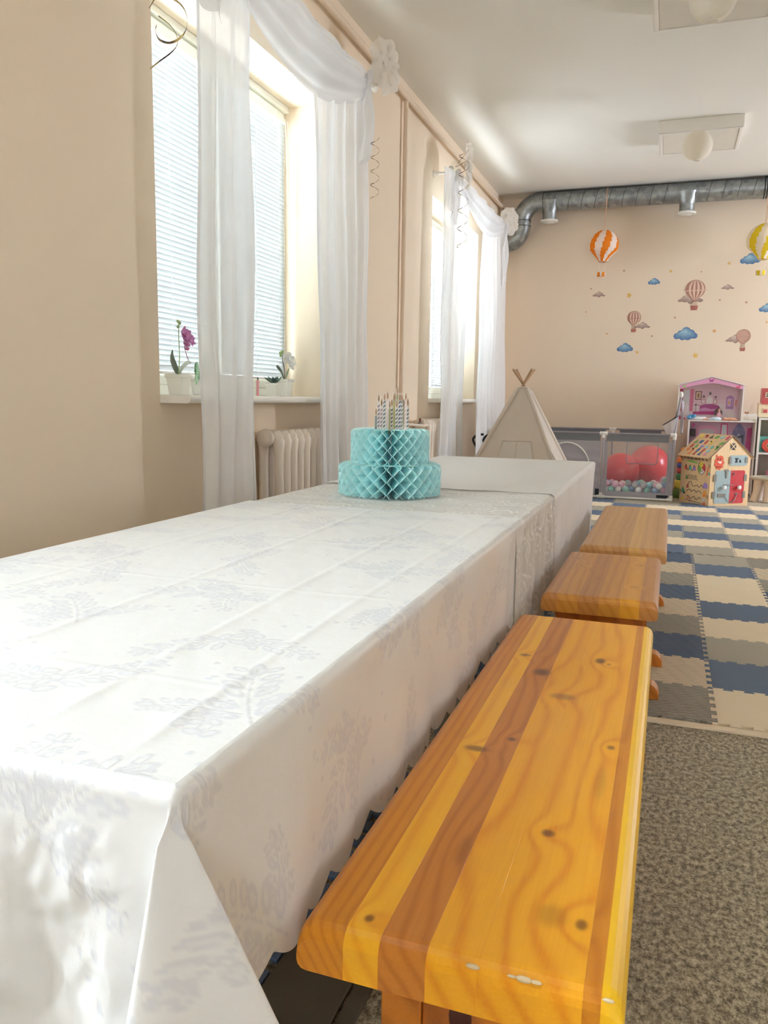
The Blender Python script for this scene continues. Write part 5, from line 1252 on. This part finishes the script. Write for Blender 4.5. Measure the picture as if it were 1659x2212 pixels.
sd([(S(.80), .095), (S(.90), .095), (S(.90), .125), (S(.94), .125), (S(.865), .158), (S(.78), .125), (S(.80), .125)], (240, 160, 40), 'orange_house'); sd([(S(.83), .095), (S(.87), .095), (S(.87), .115), (S(.83), .115)], (240, 100, 30), 'little_door', .006)
sd([(S(.84)+.022*math.cos(a), .060+.017*math.sin(a)) for a in [PI*k/6 for k in range(12)]], (200, 200, 200), 'round_tag'); sd([(S(.86)+.020*math.cos(a), .024+.018*math.sin(a)) for a in [PI*k/6 for k in range(12)]], (232, 96, 60), 'strawberry')
cxs, czs = S(.71), .365
for k, c in enumerate(((240, 220, 60), (222, 40, 60), (232, 216, 214), (130, 190, 60))):
    a0 = PI/2*k+.5; sd([(cxs, czs)]+[(cxs+.055*math.cos(a0+PI/2*j/5), czs+.06*math.sin(a0+PI/2*j/5)) for j in range(6)], c, 'spiral_sector', .002)
groove([(cxs+(.012+.052*k/60)*math.cos(.21*k+1), czs+(.012+.058*k/60)*math.sin(.21*k+1)) for k in range(61)], 'spiral_track')
sd([(S(.87), .30), (S(.9), .30), (S(.94), .38), (S(.91), .385)], (236, 120, 60), 'snake'); sd([(S(.955)+.012*math.cos(a), .32+.012*math.sin(a)) for a in [PI*k/5 for k in range(10)]], (60, 180, 190), 'slider')
for (s_, z_) in ((.015, .40), (.015, .10), (SD-.01, .44), (SD-.01, .11)): MB().col((176, 140, 96)).box((-.010, s_-.012, z_-.018), (0, s_+.012, z_+.018)).build('corner_bracket', 'plastic', t, bevel=.003)
# ---------------------------------------------------------------- dollhouse
DX, DY, DD = .075, 9.52, .30
t = thing('dollhouse', 'tall pink and white two-storey dollhouse with gabled roof', 'dollhouse', (DX, DY, 0)); wh = M['whitewood']
def dbx(a, b, name='panel', mat=wh, bev=.001): return MB().box(a, b).build(name, mat, t, bev)
UW = .665; Z1 = .805; EV = 1.19; AP = 1.275
dbx((0, 0, Z1), (.012, DD, EV), 'side_panel'); dbx((UW-.012, 0, Z1-.0), (UW, DD, EV), 'side_panel')
dbx((.125, 0, .0), (.140, DD, Z1-.012), 'side_panel'); dbx((.80, 0, 0), (.815, DD, Z1+.075), 'side_panel')
dbx((.125, -.002, Z1-.012), (.80, DD, Z1), 'floor_panel'); dbx((.14, 0, .40), (.80, DD, .412), 'floor_panel'); dbx((.125, 0, .02), (.80, DD, .035), 'floor_panel')
for sg, x0 in ((1, -.015), (-1, UW+.015)):
    a = Vector((x0, -.01, EV-.008)); b = Vector((UW/2, -.01, AP)); d = (b-a); n_ = Vector((0, 0, 1))
    MB().prism([(0, 0), (1, 0), (1, 1), (0, 1)], a, d, Vector((0, DD+.02, 0)), Vector((0, 0, .008))).build('roof_panel', wh, t)
def dp(poly, c, y=.0, name='print', th_=.0012, mat='print'):
    m = MB().col(c); m.prism(poly, (0, y-th_, 0), (1, 0, 0), (0, 0, 1), (0, th_, 0)); return m.build(name, mat, t)
# gable facia with arched lower edge
fac = [(.012, EV-.045)]+[(.012+(UW-.024)*k/16, EV-.045+.062*math.sin(PI*k/16)**1.3) for k in range(1, 16)]+[(UW-.012, EV-.045), (UW-.012, EV-.005), (UW/2, AP-.006), (.012, EV-.005)]
dp(fac, (226, 160, 196), .004, 'fascia', .006)
def butterfly(cx, cz, s, c, rot=0):
    P = [(0, -.3), (.25, -.7), (.6, -.5), (.45, -.1), (.9, .1), (1, .6), (.6, .6), (.12, .15), (0, .3), (-.12, .15), (-.6, .6), (-1, .6), (-.9, .1), (-.45, -.1), (-.6, -.5), (-.25, -.7)]
    ca, sa = math.cos(rot), math.sin(rot); dp([(cx+s*(x*ca-z*sa), cz+s*(x*sa+z*ca)) for x, z in P], c, -.0025, 'butterfly', .001)
butterfly(UW/2, 1.237, .027, (160, 50, 130)); butterfly(.06, 1.175, .022, (150, 210, 90), .2); butterfly(UW-.06, 1.17, .024, (206, 40, 90), .5)
# upper back wall print
BY_ = DD-.004
dbx((.012, DD-.006, Z1), (UW-.012, DD, EV+.02), 'back_panel', paint('lilac_board', (236, 208, 220), .6, .02, 5, 0))
dp([(.012, EV+.02), (UW-.012, EV+.02), (UW/2, AP-.005)], (206, 200, 204), BY_, 'back_print', .002)
for k in range(24):
    x = .17+k*.02; m = None
    dp([(x, 1.03), (x+.003, 1.03), (min(x+.10, UW-.02), 1.18), (min(x+.097, UW-.02), 1.18)], (206, 160, 184), BY_-.002, 'wall_stripe', .0004)
dp([(.012, Z1+.02), (.60, Z1+.02), (.60, .99), (.012, .99)], (232, 216, 222), BY_-.002, 'print', .0006)
for (x0, x1, c) in ((.02, .05, (204, 60, 90)), (.13, .165, (222, 120, 160))): dp([(x0, .90), (x1, .90), (x1+.005, 1.15), (x0, 1.15)], c, BY_-.003, 'curtain_print')
dp([(.055, .99), (.12, .99), (.12, 1.14), (.055, 1.14)], (226, 228, 232), BY_-.003, 'window_print')
dp([(.185, 1.03), (.25, 1.03), (.25, 1.125), (.185, 1.125)], (96, 40, 52), BY_-.003, 'picture_frame'); dp([(.193, 1.038), (.242, 1.038), (.242, 1.117), (.193, 1.117)], (226, 200, 170), BY_-.0045, 'picture'); dp([(.21, 1.05), (.225, 1.05), (.228, 1.09), (.217, 1.105), (.207, 1.085)], (150, 100, 80), BY_-.006, 'picture')
for (x, z, r) in ((.275, 1.065, .014), (.34, 1.10, .014), (.40, 1.06, .012)): dp([(x+r*math.cos(a), z+r*1.2*math.sin(a)) for a in [PI*k/8 for k in range(16)]], (130, 116, 120), BY_-.004, 'medallion')
dp([(.34+.035*math.cos(a), 1.02+.048*math.sin(a)) for a in [PI*k/10 for k in range(20)]], (238, 234, 236), BY_-.003, 'mirror_print')
for x in (.255, .375): dp([(x, .985), (x+.04, .985), (x+.04, 1.035), (x, 1.035)], (206, 90, 130), BY_-.004, 'picture_frame'); dp([(x+.005, .990), (x+.035, .990), (x+.035, 1.03), (x+.005, 1.03)], (240, 232, 232), BY_-.005, 'picture')
dp([(.24, .965)]+[(.24+.2*k/10, .965+.02*math.sin(PI*k/10)) for k in range(11)]+[(.44, .87), (.24, .87)], (176, 60, 140), BY_-.004, 'bed_print'); dp([(.245, .93), (.3, .945), (.36, .925), (.43, .935), (.43, .905), (.245, .90)], (214, 150, 200), BY_-.006, 'bed_print'); dp([(.17, .865), (.43, .865), (.43, .905), (.17, .895)], (196, 40, 130), BY_-.007, 'bed_print')
dp([(.16, .965), (.24, .965), (.24, .972), (.16, .972)], (214, 90, 150), BY_-.003, 'dado_print')
dp([(.195, .88), (.199, .88), (.199, .97), (.195, .97)], (40, 30, 40), BY_-.008, 'lamp_print'); dp([(.19, .965), (.204, .965), (.202, .985), (.192, .985)], (40, 30, 40), BY_-.008, 'lamp_print')
dp([(.51, .93), (.59, .93), (.59, 1.06), (.575, 1.07), (.55, 1.085), (.525, 1.07), (.51, 1.06)], (190, 140, 196), BY_-.003, 'wardrobe_print'); dp([(.525, .965), (.575, .965), (.575, 1.045), (.525, 1.045)], (226, 196, 226), BY_-.005, 'wardrobe_print'); dp([(.532, .985), (.552, .985), (.552, 1.02), (.532, 1.02)], (232, 180, 120), BY_-.006, 'wardrobe_print'); dp([(.562, .97), (.568, .97), (.568, 1.035), (.562, 1.035)], (110, 50, 130), BY_-.006, 'wardrobe_print')
dp([(.60, .97), (.62, .97), (.625, 1.03), (.605, 1.035)], (226, 150, 140), BY_-.004, 'dress_print'); dp([(.08, .86), (.13, .86), (.125, .96), (.105, .99), (.085, .96)], (240, 236, 238), BY_-.004, 'dress_print'); dp([(.012, Z1+.003), (.10, Z1+.003), (.06, .845), (.012, .85)], (206, 50, 90), BY_-.004, 'rug_print'); dp([(.03, .93), (.07, .93), (.07, .955), (.03, .955)], (160, 110, 110), BY_-.005, 'basket_print')
# lower storey print
dbx((.14, DD-.006, .035), (.80, DD, Z1-.012), 'back_panel', paint('mauve_board', (196, 160, 184), .6, .02, 5, 0))
dp([(.22, .60), (.44, .60), (.44, .71), (.40, .735), (.33, .745), (.26, .735), (.22, .71)], (216, 150, 186), BY_-.003, 'fireplace_print', .001); dp([(.25, .55), (.41, .55), (.41, .69), (.36, .705), (.30, .705), (.25, .69)], (190, 186, 196), BY_-.005, 'fireplace_print', .001)
dp([(.185+.02*math.cos(a), .745+.02*math.sin(a)) for a in [PI*k/8 for k in range(16)]], (200, 80, 140), BY_-.003, 'clock_print')
dp([(.47, .615), (.555, .615), (.545, .77), (.475, .77)], (196, 50, 120), BY_-.003, 'mirror_frame_print'); dp([(.482, .627), (.542, .627), (.534, .757), (.486, .757)], (204, 208, 218), BY_-.005, 'mirror_print')
dp([(.60, .45)]+[(.60+.13*k/10, .68+.095*math.sin(PI*k/10)) for k in range(11)]+[(.73, .45), (.70, .45), (.69, .6), (.665, .66), (.64, .6), (.63, .45)], (112, 110, 156), BY_-.003, 'arch_print'); dp([(.632, .45), (.698, .45), (.69, .62), (.665, .67), (.64, .62)], (176, 176, 190), BY_-.005, 'arch_print')
dp([(.735, .45), (.795, .45), (.795, .73), (.75, .72)], (186, 60, 130), BY_-.004, 'flower_wall_print')
for k in range(26): x, z = random.uniform(.605, .725), random.uniform(.69, .76); dp([(x, z), (x+.004, z), (x+.004, z+.005), (x, z+.005)], (220, 216, 236), BY_-.006, 'star_print', .0004)
dbx((.155, .06, .412), (.215, .16, .52), 'toy_cupboard', paint('dark_toy_wood', (70, 50, 44), .5, .1, 20, 0)); dbx((.155, .2, .62), (.21, .29, .70), 'toy_stove', paint('dark_toy', (60, 48, 44), .5, .1, 20, 0))
m = MB().col((34, 38, 50)); m.prism([(.635, .635), (.70, .655), (.70, .53), (.69, .53), (.688, .62), (.645, .62)], (0, .1, 0), (1, 0, 0), (0, 0, 1), (0, .02, 0)); m.build('toy_piano', 'print', t)
# balcony with rails
for z in (Z1+.006, Z1+.026, Z1+.045): dbx((UW+.003, 0, z), (.80, .012, z+.014), 'balcony_rail')
sc_p = [(UW+.003, Z1+.062)]+[(UW+.003+(.797-UW)*k/24, Z1+.075+.006*abs(math.sin(PI*k/8))) for k in range(25)]+[(.80, Z1+.062)]
dp(sc_p, (236, 232, 228), .008, 'balcony_rail', .008)
dbx((UW, .0, Z1-.012+.012), (.80, DD, Z1+.004), 'balcony_floor')
# dolls and doll things in the upper room
def doll(label, loc, kind):
    d = thing('doll', label, 'doll', loc)
    if kind == 'sit':
        m = MB().col((222, 170, 150)); m.sphere((0, 0, .115), .016, 12, (.9, .9, 1.1)); m.tube([(0, 0, .10), (0, 0, .085)], .006, 8); m.build('head', 'petal', d)
        m = MB().col((226, 170, 190)); m.tube([(0, 0, .088), (0, .003, .06), (0, .004, .035), (0, 0, .018)], [.014, .018, .014, .020], 12); m.build('dress', 'petal', d)
        m = MB().col((222, 170, 150)); m.tube([(.016, 0, .08), (.022, -.008, .055), (.012, -.025, .042)], .005, 8); m.tube([(-.016, 0, .08), (-.024, -.008, .055), (-.012, -.025, .042)], .005, 8); m.build('arms', 'petal', d)
        m = MB().col((222, 160, 150)); m.tube([(.008, -.01, .016), (.03, -.02, .014), (.07, -.022, .009), (.11, -.02, .007)], .007, 8); m.tube([(-.006, -.012, .016), (.02, -.032, .012), (.06, -.034, .008), (.1, -.03, .007)], .007, 8); m.build('legs', 'petal', d)
        m = MB().col((58, 30, 28)); m.sphere((-.002, .007, .120), .0175, 12, (1.05, .8, 1.0)); m.tube([(-.018, .012, .125), (-.032, .012, .11), (-.038, .014, .08), (-.034, .012, .055)], [.008, .014, .013, .006], 10); m.tube([(.012, .008, .115), (.024, .004, .09), (.026, .004, .06)], [.010, .010, .005], 8); m.sphere((-.004, .004, .142), .008, 8); m.build('hair', 'petal', d)
        m = MB().col((40, 26, 26)); m.sphere((-.006, -.0145, .118), .002, 6); m.sphere((.006, -.0145, .118), .002, 6); m.build('eyes', 'petal', d)
    else:
        m = MB().col((228, 180, 160)); m.sphere((-.16, 0, .017), .016, 12, (1.1, .9, .9)); m.tube([(-.10, 0, .014), (.0, -.006, .016), (.04, -.01, .012)], [.008, .010, .007], 8); m.tube([(-.10, .016, .014), (-.02, .02, .02), (.02, .012, .012)], [.008, .009, .006], 8); m.build('body', 'petal', d)
        m = MB().col((240, 240, 240)); m.tube([(-.145, 0, .02), (-.12, 0, .024), (-.07, .0, .022), (-.03, .004, .030)], [.012, .018, .016, .010], 10); m.build('white_top', 'petal', d)
        m = MB().col((206, 226, 240)); m.tube([(0, -.01, .012), (.05, -.01, .022), (.10, -.008, .020), (.125, -.005, .012)], [.006, .018, .020, .014], 12); m.build('blue_skirt', 'petal', d)
        m = MB().col((236, 206, 190)); m.sphere((-.185, .004, .012), .012, 10, (1.4, 1, .8)); m.build('hair', 'petal', d)
DU = Vector((DX, DY, Z1))
doll('brown-haired doll in a pink dress sitting in the dollhouse upper room', DU+Vector((.435, .07, .0)), 'sit')
doll('doll with pale blue skirt lying along the upper dollhouse floor', DU+Vector((.33, .03, 0)), 'lie')
o = MB().col((226, 160, 120)).tube([(-.06, 0, .012), (-.02, 0, .02), (.02, 0, .016), (.06, 0, .009)], [.008, .016, .014, .007], 10).sphere((-.07, 0, .022), .018, 10, (1.2, .8, .9)).build('doll', 'petal'); o.location = DU+Vector((.565, .02, .002)); tag(o, 'orange-skinned doll lying right of the sitting doll', 'doll')
o = MB().col((60, 150, 196)); _ = [o.sphere((random.uniform(-.03, .03), random.uniform(-.02, .02), random.uniform(.02, .05)), random.uniform(.016, .024), 10) for _ in range(9)]; o = o.build('blue_bag', 'petal'); o.location = DU+Vector((.155, .03, 0)); tag(o, 'crumpled bright blue bag at the left of the upper dollhouse floor', 'bag')
tt = thing('doll_crib', 'tiny white slatted crib at the right of the upper dollhouse room', 'doll furniture', DU+Vector((.56, .12, 0)))
MB().box((-.045, -.025, .028), (.045, .025, .034)).build('base', wh, tt)
for k in range(7): MB().box((-.045+k*.0145, -.027, .0), (-.041+k*.0145, -.023, .07)).build('slat', wh, tt)
MB().box((-.047, -.028, .068), (.047, -.022, .076)).build('top_rail', wh, tt)
o = MB().col((214, 150, 110)).sphere((0, 0, .02), .02, 10, (1, .8, 1)).sphere((0, 0, .055), .017, 10).sphere((-.01, 0, .07), .006, 8).sphere((.01, 0, .07), .006, 8).build('teddy_bear', 'petal'); o.location = Vector((DX+.715, DY+.12, Z1+.004)); o.scale = (1.3, 1, 1.3); tag(o, 'small tan teddy bear on the dollhouse balcony', 'soft toy')
# ---------------------------------------------------------------- white cube shelf with toys
SX, SY = .905, 9.50
t = thing('cube_shelf', 'white cube shelf unit at the right edge of the picture', 'shelf', (SX, SY, 0))
SWd, SDp, SHt = 1.16, .38, .845
MB().box((0, 0, 0), (.022, SDp, SHt-.022)).build('side_panel', wh, t, .001); MB().box((SWd-.022, 0, 0), (SWd, SDp, SHt-.022)).build('side_panel', wh, t, .001)
MB().box((0, -.002, SHt-.022), (SWd, SDp, SHt)).build('top_board', wh, t, .001)
for z in (.0, .455): MB().box((.022, .003, z), (SWd-.022, SDp, z+.018)).build('shelf_board', wh, t, .001)
MB().box((.57, .003, .018), (.588, SDp, SHt-.022)).build('divider', wh, t, .001)
MB().box((.022, SDp-.006, .018), (SWd-.022, SDp, SHt-.022)).build('back_board', paint('grey_back_board', (176, 172, 160), .7, .03, 3, 0), t)
t = thing('toy_farmhouse', 'cream toy house with red roof standing on the white shelf', 'toy house', (SX-.005, SY+.04, SHt))
MB().col((238, 220, 180)).box((0, 0, 0), (.30, .20, .16)).build('wall_block', 'plastic', t)
MB().col((96, 66, 46)).box((.0, -.004, -.0), (.3, .2, .006)).build('base', 'plastic', t)
m = MB().col((196, 50, 44)); m.prism([(.02, .145), (.14, .145), (.19, .19), (.24, .145), (.30, .145), (.30, .315), (.02, .315)], (0, -.012, 0), (1, 0, 0), (0, 0, 1), (0, .012, 0)); m.build('red_roof', 'plastic', t)
m = MB().col((190, 46, 40)); m.prism([(.02, .145), (.30, .145), (.30, .315), (.02, .315)], (0, .01, 0), (1, 0, 0), (0, 0, 1), (0, .16, 0)); m.build('red_roof', 'plastic', t)
for k in range(12): MB().col((156, 34, 32)).box((.03+k*.022, -.0135, .205), (.033+k*.022, -.012, .312)).build('roof_groove', 'plastic', t)
f = MB().col((244, 232, 200)).box((.052, -.02, .215), (.112, -.012, .27)).build('window_frame', 'plastic', t)
for (a, b) in ((.059, .222), (.084, .222), (.059, .245), (.084, .245)): MB().col((110, 80, 40)).box((a, -.0215, b), (a+.021, -.0195, b+.018)).build('pane', 'plastic', f)
f = MB().col((226, 200, 160)).box((.04, -.006, .05), (.095, .0, .105)).build('window_frame', 'plastic', t); MB().col((196, 30, 60)).box((.045, -.008, .055), (.083, -.0055, .09)).build('pane', 'plastic', f)
t = thing('shape_sorter', 'red toy drum with a hexagonal hole in front of a teal box on the shelf', 'toy', (SX+.13, SY+.05, .473))
m = MB().col((222, 60, 46)); m.lathe([(0, 0), (.06, 0), (.072, .02), (.072, .08), (.06, .10), (0, .10)], 28, (0, 0, .075), 'Y'); m.build('drum_body', 'plastic', t)
m = MB().col((226, 190, 110)); m.prism([(.036*math.cos(a), .075+.036*math.sin(a)) for a in [PI/3*k for k in range(6)]], (0, -.004, 0), (1, 0, 0), (0, 0, 1), (0, .005, 0)); m.build('hexagon_rim', 'plastic', t)
m = MB().col((96, 20, 24)); m.prism([(.028*math.cos(a), .075+.028*math.sin(a)) for a in [PI/3*k for k in range(6)]], (0, -.006, 0), (1, 0, 0), (0, 0, 1), (0, .004, 0)); m.build('hexagon_hole', 'plastic', t)
t = thing('storage_box', 'teal patterned box on the middle board of the white shelf', 'box', (SX+.03, SY+.17, .473))
m = MB().col((92, 180, 160)); m.box((0, 0, 0), (.33, .18, .17)); m.build('box_body', 'plastic', t)
for k in range(9): x, z = random.uniform(.01, .3), random.uniform(.01, .15); MB().col(random.choice([(60, 150, 130), (140, 216, 196), (50, 130, 140)])).prism([(x, z), (x+.03, z+.005), (x+.025, z+.02), (x+.005, z+.018)], (0, -.0015, 0), (1, 0, 0), (0, 0, 1), (0, .0014, 0)).build('pattern_patch', 'plastic', t)
# small play table with drawing and pink crate
t = thing('play_table', 'small beige plastic play table in front of the white shelf', 'play table', (1.02, 9.06, 0))
MB().lathe([(0, .225), (.19, .225), (.215, .235), (.215, .25), (.19, .252), (0, .252)], 32).build('table_top', paint('beige_plastic', (196, 184, 164), .5, .03, 8, 0), t)
for (x, y) in ((-.135, -.08), (-.03, -.13), (.10, .10), (-.08, .1)):
    m = MB(); m.tube([(x*1.15, y*1.1, 0), (x*1.0, y, .1), (x*.92, y*.9, .226)], [.042, .036, .046], 12); m.build('leg', paint('cream_plastic', (222, 206, 190), .5, .03, 8, 0), t)
m = MB()
def mpoly(c, pts, z): m.col(c); m.prism(pts, (0, 0, z), (1, 0, 0), (0, 1, 0), (0, 0, .001))
mpoly((196, 206, 196), [(.17*math.cos(a), .15*math.sin(a)) for a in [PI*k/10 for k in range(20)]], .2525)
for (c, x, y, s_) in (((70, 140, 90), -.05, -.05, .05), ((150, 200, 190), .06, -.04, .06), ((220, 170, 120), -.1, .03, .04), ((50, 60, 60), .03, -.09, .025), ((200, 120, 90), -.02, .07, .04), ((120, 160, 190), .1, .05, .04)):
    mpoly(c, [(x+s_*math.cos(a)*(1+.2*math.sin(3*a)), y+s_*.7*math.sin(a)) for a in [PI*k/6 for k in range(12)]], .2537)
m.build('picture_print', 'print', t)
t = thing('toy_crate', 'bright pink plastic crate at the right edge behind the play table', 'crate', (1.12, 9.35, 0))
m = MB().col((216, 70, 150)); 
m.box((-.11, -.12, .0), (.30, .12, .01)); m.box((-.11, -.12, .01), (-.10, .12, .27)); m.box((.29, -.12, .01), (.30, .12, .27)); m.box((-.10, -.12, .01), (.29, -.11, .27)); m.box((-.10, .11, .01), (.29, .12, .27)); m.build('crate_body', 'plastic', t)
MB().col((190, 30, 90)).box((-.115, -.125, .27), (.305, .125, .282)).build('rim', 'plastic', t)
for k in range(5):
    for j in range(4): MB().col((150, 30, 100)).box((-.08+k*.055, -.122, .05+j*.04), (-.065+k*.055, -.1195, .062+j*.04)).build('vent_slot', 'plastic', t)
